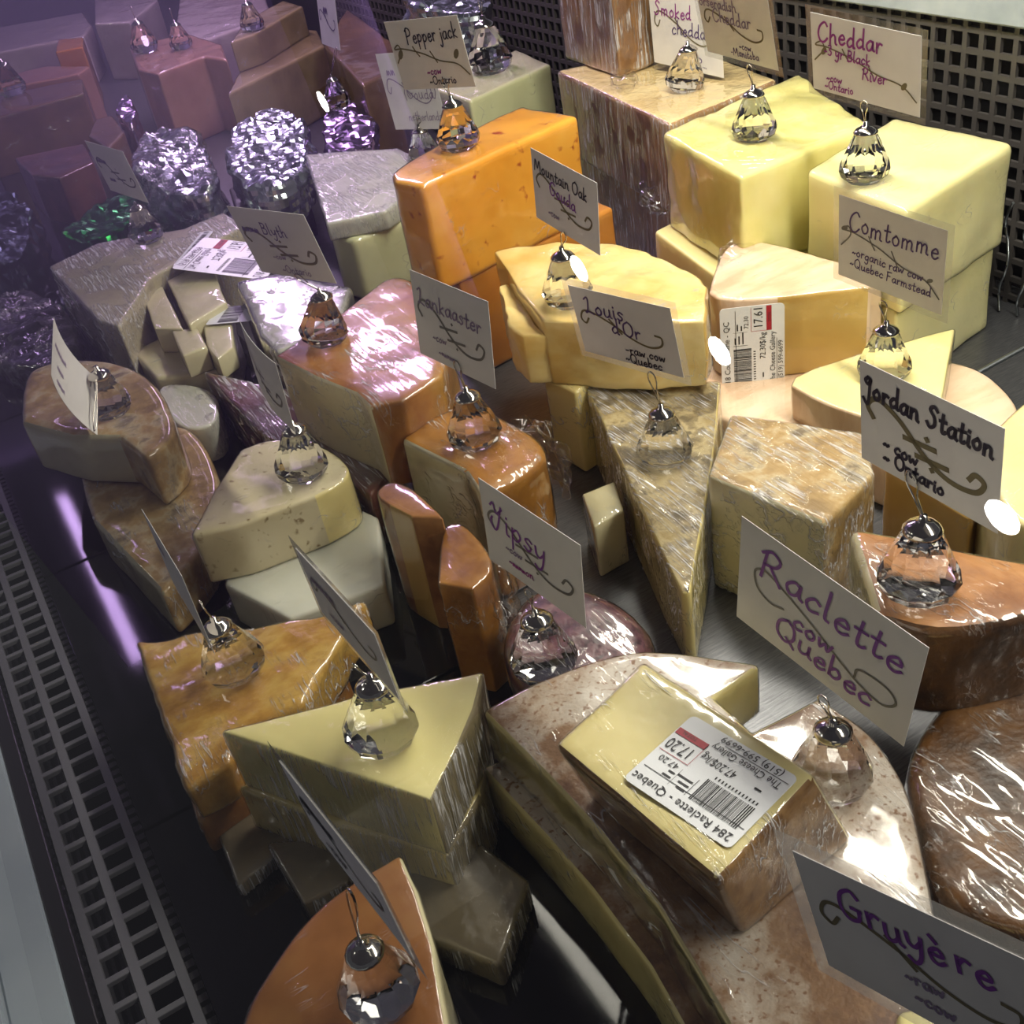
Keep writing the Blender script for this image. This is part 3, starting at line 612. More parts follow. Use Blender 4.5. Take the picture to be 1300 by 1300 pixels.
cheese('S0', 'cream_block', 'pale cream block under the small cut sticks', [(168, 446), (198, 480), (290, 470), (300, 416), (262, 412), (205, 428)], .045, 0, 'cream', wrap='d', bevel=.004)
for nm, tp, zt_, zb_, lb in (
    ('S1', [(178, 366), (196, 417), (232, 417), (205, 360)], .075, .047, 'small cut cheese stick beside the grey cream wedge'),
    ('S2', [(212, 356), (240, 412), (287, 384), (266, 326)], .08, .047, 'wide cut cheese stick with a price label leaning over it'),
    ('S3', [(218, 420), (232, 452), (262, 440), (250, 416)], .072, .047, 'short cut cheese stick resting below the wide one'),
    ('S4', [(258, 400, 1), (262, 440, 1), (276, 456), (296, 440), (292, 386), (280, 384, 1)], .07, .047, 'rounded cut cheese piece beside the bright white parcel')):
    cheese(nm, 'cheese_stick', lb, tp, zt_, zb_, 'cream', wrap='d', bevel=.002, L=.014)
cheese('S5', 'cream_block', 'rounded pale piece under film between round cheese and dark red wedge', [(197, 490, 1), (206, 526, 1), (240, 548, 1), (278, 536, 1), (276, 498, 1), (240, 486, 1)], .04, 0, 'white', wrap='c', bevel=.008)
# foils
cheese('T1', 'black_tray', 'low black plastic tray under the crumpled silver foil parcel', [(290, 240), (304, 282), (396, 264), (380, 218), (345, 195)], .04, 0, 'blackfilm', wrap=None, bevel=.003, cat='tray', pastename='tray_body')
lump('foil_parcel', 'crumpled silver foil parcel between clear bag and lilac foil', [(280, 165), (345, 126), (388, 145), (394, 205), (355, 238), (295, 232)], .10, .041, FOIL, .006, 34)
lump('foil_parcel', 'lilac shining foil parcel behind the white slab', [(404, 158), (424, 124), (460, 130), (484, 178), (445, 192), (410, 186)], .09, 0, FOILP, .006, 34)
lump('foil_bag', 'clear bag of foil wrapped cheese beside the tray of green foil', [(160, 190), (200, 162), (250, 165), (276, 215), (265, 250), (190, 240)], .10, 0, FOIL, .006, 34, wrap='c')
lump('foil_parcel', 'small pink shining foil pyramid behind the clear bag', [(142, 140), (160, 115), (175, 140), (165, 160)], .09, 0, FOILP, .004, 40)
lump('foil_parcel', 'dark blue foil parcel at the front edge next to the green foil', [(-40, 270), (-5, 240), (35, 250), (42, 300), (20, 335), (-30, 330)], .07, 0, FOILD, .006, 40)
lump('foil_parcel', 'green foil parcel behind the grey cream wedge', [(80, 285), (120, 255), (170, 245), (185, 270), (140, 295), (90, 310)], .05, 0, FOILG, .005, 40)
lump('film_parcel', 'black parcel in clear film in front of the grey cream wedge', [(-30, 388), (36, 368), (84, 390), (104, 440), (60, 478), (-30, 450)], .035, 0, CM['blackfilm'], .005, 30, cat='parcel', wrap='c', part='parcel')
# far cheeses
cheese('G1', 'pink_block', 'pinkish brown block behind the clear foil bag with crystal holders', [(164, 60), (175, 88), (200, 94), (258, 72), (288, 76), (281, 56), (235, 42)], .13, 0, 'pinkwax', wrap='d', bevel=.004)
cheese('G2', 'olive_block', 'long olive sided block behind the silver foil parcel', [(289, 119), (412, 58), (402, 38), (385, 37), (305, 88)], .11, 0, 'olive', wrap='d', bevel=.004)
cheese('G3', 'olive_wedge', 'olive wedge standing on the long olive sided block', [(293, 54), (325, 43), (384, 8), (360, 0), (330, 16), (305, 36)], .16, .112, 'olive', wrap='d', bevel=.003)
cheese('G9', 'brown_block', 'dark brown block behind the paired white cards', [(412, 56), (460, 108), (498, 90), (500, 55), (440, 10)], .13, 0, 'brownwax', wrap='d', bevel=.004)
cheese('G4', 'brown_block', 'dark brown block far down the case in front of an orange one', [(-30, 156), (106, 118), (104, 100), (-30, 128)], .10, 0, 'brownwax', wrap='d', bevel=.003)
cheese('G5', 'red_brown_block', 'red brown block beside the green foil parcel', [(18, 200), (40, 222), (75, 226), (119, 206), (106, 182)], .075, 0, 'darkred', wrap='d', bevel=.003)
cheese('G6', 'orange_block', 'small orange block far down the case', [(70, 66), (105, 60), (105, 47), (74, 50)], .12, 0, 'orange', wrap='d', bevel=.003)
cheese('G7', 'pale_slab', 'long pale slab far down the case with a bluish sheen', [(-20, 70), (106, 46), (116, 32), (105, 16), (-20, 38)], .10, 0, 'lilac', wrap='d', bevel=.004)
cheese('G8', 'pale_block', 'pale waxy block behind the crystal holders far down the case', [(222, 45), (260, 52), (345, 20), (330, -20), (230, -20)], .12, 0, 'lilac', wrap='d', bevel=.004)
cheese('G10', 'pale_block', 'pale waxy block at the far end beside the long pale slab', [(120, 30), (165, 28), (200, 0), (180, -25), (120, -15)], .12, 0, 'lilac', wrap='d', bevel=.004)
cheese('G11', 'brown_block', 'brown block between the red brown block and pink foil pyramid', [(112, 172), (138, 188), (158, 168), (142, 146), (120, 152)], .08, 0, 'brownwax', wrap='d', bevel=.004)
cheese('G12', 'pink_block', 'pinkish slab far down the case behind the dark brown block', [(-20, 118), (100, 94), (114, 84), (60, 84), (-20, 102)], .10, 0, 'pinkwax', wrap='d', bevel=.003)

def film_tail(key, label, top, zt, zb, amp=.006, freq=42, L=.006):
    par = CH[key]['root']; seedc[0] += 1; seed = seedc[0]
    tops = [P(p[0], p[1], zt) for p in top]
    poly = chaikin([[t - par.location, Vector((t.x, t.y, zb)) - par.location, True, 0] for t in tops])
    bm = make_body(poly, 0, .006, L, 0, 1, seed); bm.normal_update(); sv = Vector((seed, seed * 2.1, seed * .7)); offs = []
    for v in bm.verts:
        q = v.co * freq + sv
        offs.append(v.normal * ((abs(noise.noise(q)) - .2) * amp * 2.4 + (abs(noise.noise(q * 2.7)) - .2) * amp * 1.2))
    for v, o in zip(bm.verts, offs): v.co += o
    o = link_mesh('film_tail', bm_mesh(bm), FILMS['a'], par, smooth=35); o['label'] = label
film_tail('C27', 'bunched clear film end', [(640, 540), (690, 560), (722, 595), (715, 560), (668, 520)], .09, .055)
film_tail('C29', 'bunched clear film end', [(612, 700), (626, 770), (648, 750), (640, 700)], .085, .03)
film_tail('C2', 'bunched clear film end', [(806, 232), (826, 258), (848, 258), (846, 205)], .105, .092, .004)
film_tail('C1', 'bunched clear film end', [(770, 92), (786, 106), (812, 96), (800, 82)], .20, .188, .004)
film_tail('C10', 'bunched clear film corner', [(905, 345), (925, 330), (958, 318), (952, 302), (920, 304)], .118, .095, .004)
film_tail('C21b', 'loose clear film edge', [(330, 1060), (395, 1100), (440, 1115), (470, 1080), (400, 1050)], .012, .001, .004)
# wire rack leaning by the back grille
WIRE = plain('rack_wire', '9aa0a2', .3, 1)
r = root('wire_rack', 'thin bright wire rack lying against the foot of the back grille', 'rack', P(1275, 480, .02))
bm = bmesh.new(); tube_bm(bm, [P(1240, 474, .035) - r.location, P(1340, 420, .05) - r.location], .0022, 8); link_mesh('rod', bm_mesh(bm), WIRE, r, smooth=60)
for k in range(5):
    pts = []
    for j in range(9):
        pts.append(Vector((.845 + .004 * math.sin(j * 1.4 + k), .655 - k * .022 + .006 * math.sin(j * 1.3 + k * .7), .002 + j * .014)) - r.location)
    bm = bmesh.new(); tube_bm(bm, catmull(pts, 3), .0014, 6); link_mesh('wavy_wire', bm_mesh(bm), WIRE, r, smooth=60)

# ------------------------------------------------------------------ handwriting
GL = {
 'a': (52, '44,42 26,50 6,28 16,2 36,12 44,46;44,48 44,10 54,2'), 'b': (50, '8,100 8,4;8,28 28,48 44,26 28,2 8,8'),
 'c': (46, '42,40 26,50 6,26 18,2 42,10'), 'd': (54, '44,38 26,48 6,24 18,2 40,14;44,100 44,8 54,2'),
 'e': (46, '8,26 40,30 28,50 8,32 12,6 28,0 44,12'), 'f': (36, '36,92 24,100 16,80 16,-30;2,48 32,48'),
 'g': (52, '44,42 26,50 6,28 18,4 40,16;44,48 42,-20 24,-40 6,-26'), 'h': (52, '8,100 8,0;8,30 26,48 40,38 42,6 50,0'),
 'i': (22, '10,48 10,6 20,0;10,68 11,72'), 'j': (26, '18,48 18,-20 6,-40 -6,-28;18,68 19,72'),
 'k': (48, '8,100 8,0;40,50 10,22 42,0'), 'l': (24, '10,100 8,10 20,0'),
 'm': (78, '8,48 8,0;8,32 22,48 34,36 34,0;34,32 50,48 62,36 62,6 72,0'), 'n': (54, '8,48 8,0;8,30 26,48 40,36 42,6 52,0'),
 'o': (50, '26,50 6,28 18,2 38,8 42,32 26,50'), 'p': (50, '8,48 8,-42;8,32 28,50 44,28 28,4 8,12'),
 'q': (52, '44,42 26,50 6,28 18,4 40,16;44,48 44,-42'), 'r': (40, '8,48 10,0;10,28 24,48 38,44'),
 's': (42, '38,42 22,50 10,38 34,16 22,0 4,8'), 't': (38, '18,84 16,8 28,0 38,8;2,52 36,54'),
 'u': (54, '8,48 8,12 22,0 40,16 42,48;42,48 44,8 54,0'), 'v': (46, '4,48 20,2 42,50'), 'w': (70, '6,48 14,4 34,40 46,4 64,50'),
 'x': (44, '4,48 40,0;40,50 4,0'), 'y': (50, '6,48 10,18 26,12 42,34;44,50 38,-16 22,-42 4,-30'), 'z': (46, '6,48 40,48 6,0 42,2'),
 'P': (66, '14,98 8,0;2,84 24,104 54,88 50,58 12,48'), 'C': (70, '62,84 44,102 16,80 6,40 22,4 46,2 66,22'),
 'M': (92, '4,0 16,96 42,24 70,98 82,4 92,0'), 'R': (72, '16,96 8,0;2,84 30,104 56,86 44,58 14,50;30,52 66,2'),
 'B': (62, '12,100 8,0;8,98 44,92 42,62 12,54;12,54 52,44 46,6 8,2'), 'O': (76, '40,102 10,76 10,24 40,0 68,28 66,78 40,102'),
 'Q': (80, '40,102 10,76 10,24 40,0 68,28 66,78 40,102;44,22 76,-8'), 'G': (72, '64,84 44,102 14,78 8,34 28,2 58,12 62,44;40,44 66,44'),
 'L': (64, '4,84 26,100 30,70 18,6 6,6 30,10 62,0'), 'F': (60, '12,98 8,0;6,98 56,100;10,54 44,56'),
 'J': (56, '30,100 14,82 32,66 48,92 30,100;44,92 40,-10 28,-34 6,-10'), 'S': (66, '58,86 38,102 18,82 44,50 46,14 22,-2 4,18'),
 'T': (60, '2,80 16,96 30,60 56,92;52,98 34,4 18,-14 2,14 10,34'), 'V': (60, '4,98 26,2 58,100'), '3': (44, '6,90 30,98 34,70 16,54 40,34 30,4 4,8'),
 "'": (16, '8,100 6,80'), '~': (44, '2,22 14,36 26,20 40,34'), '-': (40, '6,30 34,32'), '.': (16, '6,2 9,4'), '(': (24, '20,104 4,50 18,-6'), ')': (24, '4,104 20,50 4,-6'),
 '`': (10, '-40,82 -26,66'), '^': (38, '0,8 8,44 16,6 26,40 36,6'),
}
def glyph_strokes(text, size, jitter=.0, seed=0, slant=0.0):
    rnd = random.Random(seed); x = 0; out = []
    for ch in text:
        if ch == ' ': x += .34 * size; continue
        g = GL.get(ch)
        if g is None: continue
        dy = rnd.uniform(-jitter, jitter) * size
        for s in g[1].split(';'):
            pts = [tuple(float(v) / 100 for v in p.split(',')) for p in s.split()]
            pts = [Vector((x + (p[0] + slant * p[1]) * size, p[1] * size + dy, 0)) for p in pts]
            out.append(catmull(pts, 4))
        x += (g[0] / 100 + .07) * size
    return out, x
def ribbon(strokes, width, tf, lift):
    """flat ink strokes in the plane of a card; tf maps (u metres, v metres, lift) to the card"""
    vs, fs = [], []
    for st in strokes:
        n = len(st)
        if n < 2: continue
        b0 = len(vs)
        for i, p in enumerate(st):
            t = st[min(i + 1, n - 1)] - st[max(i - 1, 0)]
            if t.length < 1e-9: t = Vector((1, 0, 0))
            t.normalize(); nn = Vector((-t.y, t.x, 0)) * width * .5
            if i == 0: p = p - t * width * .4
            if i == n - 1: p = p + t * width * .4
            vs.append(tf(p.x + nn.x, p.y + nn.y, lift)); vs.append(tf(p.x - nn.x, p.y - nn.y, lift))
        for i in range(n - 1):
            k = b0 + 2 * i
            fs.append((k, k + 1, k + 3, k + 2))
    return vs, fs
INK = {'p': plain('purple_ink', '7a2f9a', .5), 'm': plain('magenta_ink', '8d2a86', .5), 'k': plain('black_ink', '1a1230', .5), 'v': plain('violet_ink', '4a3270', .5), 'o': plain('olive_ink', '6d6446', .5), 'g': plain('grey_ink', '6f6d68', .5), 'l': plain('faded_ink', '8a7a98', .6)}
PAPER = mottled('card_paper', [(.3, 'd8d6d4'), (.7, 'e0dedc')], 30, rough=.6, bump=.02)
SLEEVE = sheet('clear_laminate', .96, .10, (1, 1, 1), 1.0, .10)
def scroll(kind):
    """ornament strokes in card units (0..1, 0..1 from bottom left)"""
    if kind == 'hash':
        return [catmull([Vector(p) for p in ((.10, .50, 0), (.06, .60, 0), (.14, .70, 0), (.30, .60, 0), (.48, .38, 0), (.66, .26, 0), (.84, .28, 0), (.90, .40, 0), (.84, .45, 0), (.80, .38, 0))], 6),
                [Vector((.34, .46, 0)), Vector((.56, .48, 0))], [Vector((.43, .34, 0)), Vector((.65, .36, 0))], [Vector((.50, .545, 0)), Vector((.505, .55, 0))], [Vector((.54, .27, 0)), Vector((.545, .275, 0))]]
    if kind == 'vine':
        return [catmull([Vector(p) for p in ((.03, .40, 0), (.12, .56, 0), (.10, .66, 0), (.04, .60, 0), (.16, .60, 0), (.40, .52, 0), (.62, .40, 0), (.84, .34, 0), (.97, .18, 0))], 6),
                catmull([Vector(p) for p in ((.30, .62, 0), (.33, .54, 0), (.36, .48, 0))], 4), catmull([Vector(p) for p in ((.52, .54, 0), (.55, .46, 0), (.58, .38, 0))], 4)]
    if kind == 'loop':
        return [catmull([Vector(p) for p in ((.28, .43, 0), (.20, .40, 0), (.12, .46, 0), (.10, .60, 0), (.16, .66, 0), (.28, .60, 0), (.45, .48, 0), (.62, .34, 0), (.74, .26, 0), (.86, .24, 0), (.92, .34, 0), (.86, .42, 0), (.72, .40, 0), (.70, .30, 0))], 6)]
    return [catmull([Vector(p) for p in ((.14, .56, 0), (.10, .48, 0), (.06, .54, 0), (.10, .66, 0), (.20, .66, 0), (.40, .54, 0), (.56, .40, 0), (.72, .34, 0), (.84, .40, 0), (.86, .52, 0), (.80, .54, 0))], 6),
            [Vector((.36, .62, 0)), Vector((.46, .44, 0))]]
def leaf_fan(cx, cy, a, s, tf, w, h):
    pts = []
    for k in range(10):
        t = k / 10 * math.tau
        r = Vector((math.cos(t) * s, math.sin(t) * s * .55, 0)); r.rotate(Matrix.Rotation(a, 3, 'Z'))
        pts.append(tf(cx * w + r.x, cy * h + r.y, .0003))
    return pts
def solve_plane(cs, B, ar=1.4, W=.088):
    rs = [ray(*c) for c in cs]; best = None
    for yi in range(90):
        yaw = math.radians(-180 + 2 * yi)
        for ti in range(-6, 7):
            t = math.radians(4 * ti)
            n = Vector((math.cos(yaw) * math.cos(t), math.sin(yaw) * math.cos(t), math.sin(t)))
            d = (B - CAM).dot(n); q = []
            for r in rs:
                den = r.dot(n)
                if abs(den) < 1e-9 or d / den <= 0: break
                q.append(CAM + r * (d / den))
            if len(q) < 4: continue
            A, Bb, C, D = q
            w1 = (Bb - A).length; w2 = (C - D).length; h1 = (D - A).length; h2 = (C - Bb).length
            ca = (Bb - A).dot(D - A) / w1 / h1; cb = (Bb - C).dot(D - C) / w2 / h2
            e = ((w1 - w2) / (w1 + w2)) ** 2 + ((h1 - h2) / (h1 + h2)) ** 2 + .5 * ca * ca + .5 * cb * cb + .03 * (ti / 6) ** 2 + .1 * math.log((w1 + w2) / (h1 + h2) / ar) ** 2 + .1 * math.log((w1 + w2) / 2 / W) ** 2
            if best is None or e < best[0]: best = (e, q, n)
    return best[1], best[2]
def rect_from(q):
    """nearest true rectangle to the four corners"""
    c = sum(q, Vector()) / 4
    u = ((q[1] - q[0]) + (q[2] - q[3])) / 2; v = ((q[0] - q[3]) + (q[1] - q[2])) / 2
    w, h = u.length, v.length
    u = u.normalized(); v = (v - v.dot(u) * u).normalized()
    return c, u, v, w, h
def card(label, c, u, v, w, h, lines=(), orn=None, ornink='o', ornw=.0016, laminated=0, bend=.0, group=None, name='price_card', leaves=(), base=None):
    n = u.cross(v).normalized()
    if n.dot(CAM - c) < 0: n = -n
    org = c - u * w / 2 - v * h / 2
    r = root(name, label, 'card', c - v * h / 2, group); o0 = r.location.copy()
    def tf(x, y, lift):
        s = x / w * 2 - 1
        return org + u * x + v * y + n * (lift + bend * (1 - s * s)) - o0
    m = laminated
    def slab(x0, y0, x1, y1, t0, t1, nm, mat):
        N = 12; vs = []; fs = []
        for t in (t0, t1):
            for i in range(N + 1):
                x = x0 + (x1 - x0) * i / N
                vs.append(tf(x, y0, t)); vs.append(tf(x, y1, t))
        K = 2 * (N + 1)
        for i in range(N):
            a = 2 * i
            fs.append((a, a + 2, a + 3, a + 1)); fs.append((K + a, K + a + 1, K + a + 3, K + a + 2))
            fs.append((a, K + a, K + a + 2, a + 2)); fs.append((a + 1, a + 3, K + a + 3, K + a + 1))
        fs.append((0, 1, K + 1, K)); fs.append((K - 2, 2 * K - 2, 2 * K - 1, K - 1))
        return link_mesh(nm, mesh_of(vs, fs, nm), mat, r)
    pap = slab(m, m, w - m, h - m, -.00015, .00015, 'paper', PAPER)
    if m: slab(0, 0, w, h, -.0003, -.0002, 'plastic_sleeve', SLEEVE)
    pw, ph = w - 2 * m, h - 2 * m
    if orn:
        st = [[Vector((m + p.x * pw, m + p.y * ph, 0)) for p in s] for s in scroll(orn)]
        vs, fs = ribbon(st, ornw, tf, .0004)
        for lf in leaves:
            k = len(vs); pts = leaf_fan(m / w + lf[0] * pw / w, m / h + lf[1] * ph / h, lf[2], lf[3], tf, w, h); vs += pts; fs.append(tuple(range(k, k + len(pts))))
        link_mesh('flourish', mesh_of(vs, fs), INK[ornink], pap)
    for li, (txt, x, y, size, ink, wd, slope) in enumerate(lines):
        st, ln = glyph_strokes(txt, size * ph, .05, li + len(txt), .08)
        fit = min(1.0, (.95 - x) * pw / ln)
        st = [[Vector((p.x * fit, p.y, 0)) for p in s_] for s_ in st]
        st = [[Vector((m + x * pw + p.x, m + y * ph + p.y + slope * p.x, 0)) for p in s] for s in st]
        vs, fs = ribbon(st, wd, tf, .0005)
        link_mesh('lettering', mesh_of(vs, fs), INK[ink], pap)
    return r
# ------------------------------------------------------------------ crystal card holders
CHROME = plain('chrome', 'c9c4bd', .12, 1)
GR = .0215
GEM = lathe([(.66 * GR, 0), (.90 * GR, .0045), (1.0 * GR, .0105), (.93 * GR, .0150), (.72 * GR, .0255), (.50 * GR, .0365), (.40 * GR, .0400)], 12, (3, 4))
CAP = lathe([(.46 * GR, 0), (.47 * GR, .0012), (.38 * GR, .0035), (.22 * GR, .0055), (.10 * GR, .0068), (.09 * GR, .010)], 16)
for p in CAP.polygons: p.use_smooth = True
GEM.materials.append(glassmat()); CAP.materials.append(CHROME)
def holder(label, base, scale=1.0, clip=None, n=None, rot=0, tilt=(0, 0)):
    r = root('card_holder', label, 'card holder', base, 'crystal card holders on the cheeses')
    o = link_mesh('crystal', GEM, None, r); o.scale = (scale,) * 3; o.rotation_euler = (tilt[0], tilt[1], rot)
    k = Matrix.Rotation(tilt[1], 3, 'Y') @ Matrix.Rotation(tilt[0], 3, 'X') @ Vector((0, 0, .0395 * scale))
    cp = link_mesh('cap', CAP, None, r, k); cp.scale = (scale,) * 3
    t0 = k + Vector((0, 0, .008 * scale))
    top = (clip - Vector(base)) if clip is not None else t0 + Vector((0, 0, .022))
    d = top - t0
    side = Vector((0, 1, 0)) if n is None else n.cross(d).normalized()
    nn = (n if n is not None else Vector((-1, 0, 0)))
    lw = .0035 * scale
    f = nn * .0012
    pts = [t0 - side * .0006, t0 + d * .45 - side * lw * .35 + f, t0 + d * .75 - side * lw + f, t0 + d * .95 - side * lw * .8 + f, t0 + d * 1.03 + f, t0 + d * .95 + side * lw * .8 + f, t0 + d * .75 + side * lw + f, t0 + d * .45 + side * lw * .35 + f, t0 + side * .0006]
    bm = bmesh.new(); tube_bm(bm, catmull(pts, 4), .00055, 6)
    link_mesh('wire_clip', bm_mesh(bm), CHROME, r, smooth=60)
    return r
def card_on(label, hlabel, cs, base, z, clip, ar=1.4, W=.088, gem=1.0, up=.06, tilt=(0, 0), rot=0, push=0, **k):
    B = P(base[0], base[1], z)
    q, n = solve_plane(cs, B + Vector((push, 0, up)), ar, W)
    c, u, v, w, h = rect_from(q)
    n = u.cross(v).normalized()
    if n.dot(CAM - c) < 0: n = -n
    if clip:
        cp = on_plane(clip[0], clip[1], c, n)
    else: cp = c - v * h * .4
    holder(hlabel, B, gem, cp, n, rot, tilt)
    return card(label, c, u, v, w, h, **k)
LAM = dict(laminated=.0055)
card_on('white card lettered Pepper jack over a leafy vine', 'crystal card holder on the pepper flecked orange block', [(488, 28), (580, 19), (604, 110), (513, 114)], (584, 188), .212, (565, 100),
        lines=[('Pepper jack', .24, .66, .22, 'k', .0013, .04), ('~cow', .40, .20, .12, 'm', .0010, .02), ('~Ontario', .40, .06, .12, 'k', .0010, .02)], orn='vine', ornw=.0014, leaves=[(.1, .52, 1.0, .005), (.86, .48, 1.0, .005)])
card_on('grey looking card with a curled flourish standing behind the leafy vine card', 'crystal card holder hidden behind the orange block', [(477, 68), (545, 64), (568, 163), (502, 165)], (541, 208), .10, (533, 150), ar=1.1,
        lines=[('^^', .12, .70, .18, 'l', .001, 0), ('(Gouda)', .35, .40, .16, 'l', .001, 0), ('netherlands', .32, .12, .12, 'l', .0008, 0)], orn='curl', ornink='l', ornw=.0012)
card_on('laminated white card lettered Cheddar in magenta with a vine', 'crystal card holder on the pale block by the back grille', [(1022, 5), (1176, 38), (1177, 160), (1027, 118)], (1097, 228), .178, (1098, 128), W=.108,
        lines=[('Cheddar', .06, .66, .25, 'm', .0019, .03), ('-3 yr Black', .12, .50, .14, 'm', .0013, -.02), ('River', .48, .30, .15, 'm', .0013, .02), ('~cow', .14, .16, .11, 'm', .0011, .02), ('~Ontario', .12, .05, .11, 'm', .0011, .02)], orn='vine', ornw=.0013, leaves=[(.12, .54, .9, .004), (.86, .34, .9, .004)], **LAM)
card_on('white card lettered Smoked Cheddar with a curled flourish', 'crystal card holder on the pale topped smoked block', [(820, -25), (915, -5), (918, 97), (833, 81)], (868, 114), .187, (862, 78), tilt=(.1, .15), push=.035, ar=1.3, W=.095,
        lines=[('Smoked', .06, .62, .17, 'm', .0014, .02), ('cheddar', .30, .42, .17, 'v', .0013, .02), ('~cow -P.E.I.', .36, .08, .11, 'v', .0010, -.02)], orn='curl', ornw=.0016)
card_on('laminated card lettered Cheddar in faded brown ink before the grille', 'crystal card holder on the marbled cheddar block', [(878, -30), (975, -5), (999, 98), (893, 72)], (958, 176), .184, (952, 82), W=.105,
        lines=[('Horseradish', .02, .72, .16, 'l', .0013, .0), ('Cheddar', .18, .52, .20, 'l', .0014, .0), ('~cow', .50, .18, .11, 'v', .0009, .02), ('-Manitoba', .36, .06, .12, 'v', .0009, .02)], orn='curl', ornw=.0017, **LAM)
card_on('laminated card with a long vine and two small lines, before the pale cheddar', 'crystal card holder on the thin pale yellow wedge', [(1058, 237), (1212, 285), (1203, 413), (1058, 352)], (1122, 478), .072, (1122, 382), W=.105,
        lines=[('Comtomme', .10, .62, .24, 'v', .0014, .02), ('~organic raw cow', .14, .32, .115, 'v', .0009, .0), ('~Quebec Farmstead', .12, .17, .115, 'v', .0009, .0)], orn='vine', ornink='g', ornw=.0012, leaves=[(.06, .62, .5, .0035), (.88, .36, .5, .003)], **LAM)
card_on('white card with black writing and Gouda in purple over a hash flourish', 'crystal card holder on the crumbly yellow wedge', [(674, 186), (756, 233), (764, 324), (681, 277)], (722, 384), .142, (718, 296),
        lines=[('Mountain Oak', .04, .72, .17, 'k', .0013, -.05), ('Gouda', .26, .48, .19, 'p', .0013, -.08), ('~cow', .22, .16, .11, 'l', .0009, 0)], orn='hash', ornw=.0018)
card_on('laminated card with two short purple words above the grey rind wedge', 'crystal card holder on the long grey rind wedge', [(712, 353), (856, 383), (879, 491), (738, 450)], (845, 584), .074, (827, 472), W=.10,
        lines=[('Louis', .12, .64, .24, 'v', .0014, .0), ("d'Or", .36, .42, .22, 'v', .0014, -.02), ('-raw cow', .46, .16, .14, 'k', .0011, .0), ('~Quebec', .44, .02, .14, 'k', .0011, .0)], orn='curl', ornw=.0017, **LAM)
card_on('white card with faint purple lettering and hash flourish over crumpled film', 'crystal card holder on the orange brown wedge in crumpled film', [(521, 342), (619, 383), (630, 494), (533, 448)], (605, 562), .10, (580, 458),
        lines=[('Lankaaster', .06, .64, .19, 'l', .0014, -.05), ('~cow', .22, .26, .10, 'l', .0008, -.02), ('~^^^^^', .28, .10, .10, 'l', .0008, -.02)], orn='hash', ornink='g', ornw=.0020)
card_on('white card with a thick dark hash flourish near the bright parcel', 'crystal card holder on the red orange wedge', [(288, 259), (385, 275), (428, 358), (332, 347)], (411, 434), .13, (376, 348), tilt=(.05, .2),
        lines=[('^^^^ Blyth', .06, .64, .17, 'v', .0011, -.02), ('~cow', .30, .26, .10, 'l', .0008, .0), ('~Ontario', .34, .06, .12, 'l', .0009, .0)], orn='hash', ornw=.0024)
card_on('small curled white card leaning over the cut round cheese', 'crystal card holder on the cut round cheese', [(68, 401), (123, 481), (125, 553), (65, 478)], (138, 522), .098, (118, 545), bend=-.006, tilt=(.25, .1),
        lines=[('^^^^^^', .10, .60, .18, 'l', .0010, .0), ('^^^^', .20, .34, .14, 'l', .0010, .0), ('^^^^^', .2, .12, .14, 'l', .0010, .0)])
card_on('narrow turned card with a dark curl behind the speckled wedge', 'crystal card holder on the herb speckled wedge', [(303, 401), (351, 462), (374, 548), (326, 480)], (385, 604), .088, (366, 545), bend=.004, tilt=(0, .1),
        lines=[], orn='hash', ornink='g', ornw=.0022)
card_on('white card with one short purple word above the purple round', 'crystal card holder on the purple round cheese', [(611, 605), (735, 695), (746, 795), (618, 709)], (693, 850), .07, (672, 748),
        lines=[('Tipsy', .08, .52, .30, 'p', .0015, -.08), ('~cow', .22, .30, .10, 'l', .0009, -.02), ('~^^^^on', .24, .14, .10, 'm', .0009, .0)], orn='hash', ornink='g', ornw=.0018)
card_on('white card lettered Raclette in purple over the mottled half wheel', 'crystal card holder on the mottled half wheel', [(949, 654), (1171, 823), (1155, 948), (929, 782)], (1056, 994), .085, (1045, 882), W=.10, gem=.95,
        lines=[('Raclette', .12, .60, .27, 'p', .0018, .02), ('cow', .34, .34, .18, 'p', .0016, -.02), ('Quebec', .24, .14, .22, 'p', .0017, -.02)], orn='loop', ornink='g', ornw=.0014)
card_on('white card with bold black lettering and thick grey hash flourish', 'crystal card holder on the dark brown rind wedge', [(1094, 457), (1272, 543), (1270, 679), (1092, 580)], (1165, 750), .125, (1156, 598), gem=1.05,
        lines=[('Jordan Station', .02, .68, .20, 'k', .0021, .01), ('~ cow', .18, .24, .14, 'k', .0017, -.02), ('~ Ontario', .18, .10, .14, 'k', .0017, -.04)], orn='hash', ornw=.0032)
card_on('laminated card lettered Gruyère on the pale yellow block', 'crystal card holder under the laminated Gruyère card', [(988, 1057), (1340, 1213), (1420, 1450), (1032, 1226)], (1255, 1470), .118, None, W=.105,
        lines=[('Gruye`re', .16, .62, .26, 'p', .0017, .0), ('~raw', .40, .30, .12, 'l', .0011, .0), ('~cow', .42, .14, .12, 'l', .0011, .0)], orn='curl', ornw=.0017, laminated=.007)
card_on('laminated card turned nearly edge on above the smooth cream wedge', 'crystal card holder on the smooth cream wedge', [(367, 684), (474, 795), (522, 913), (405, 775)], (486, 940), .097, (450, 842), tilt=(0, .1),
        lines=[('^^^^^', .1, .60, .24, 'l', .0014, 0), ('~cow', .2, .2, .14, 'l', .0011, 0)], orn='curl', ornink='g', **LAM)
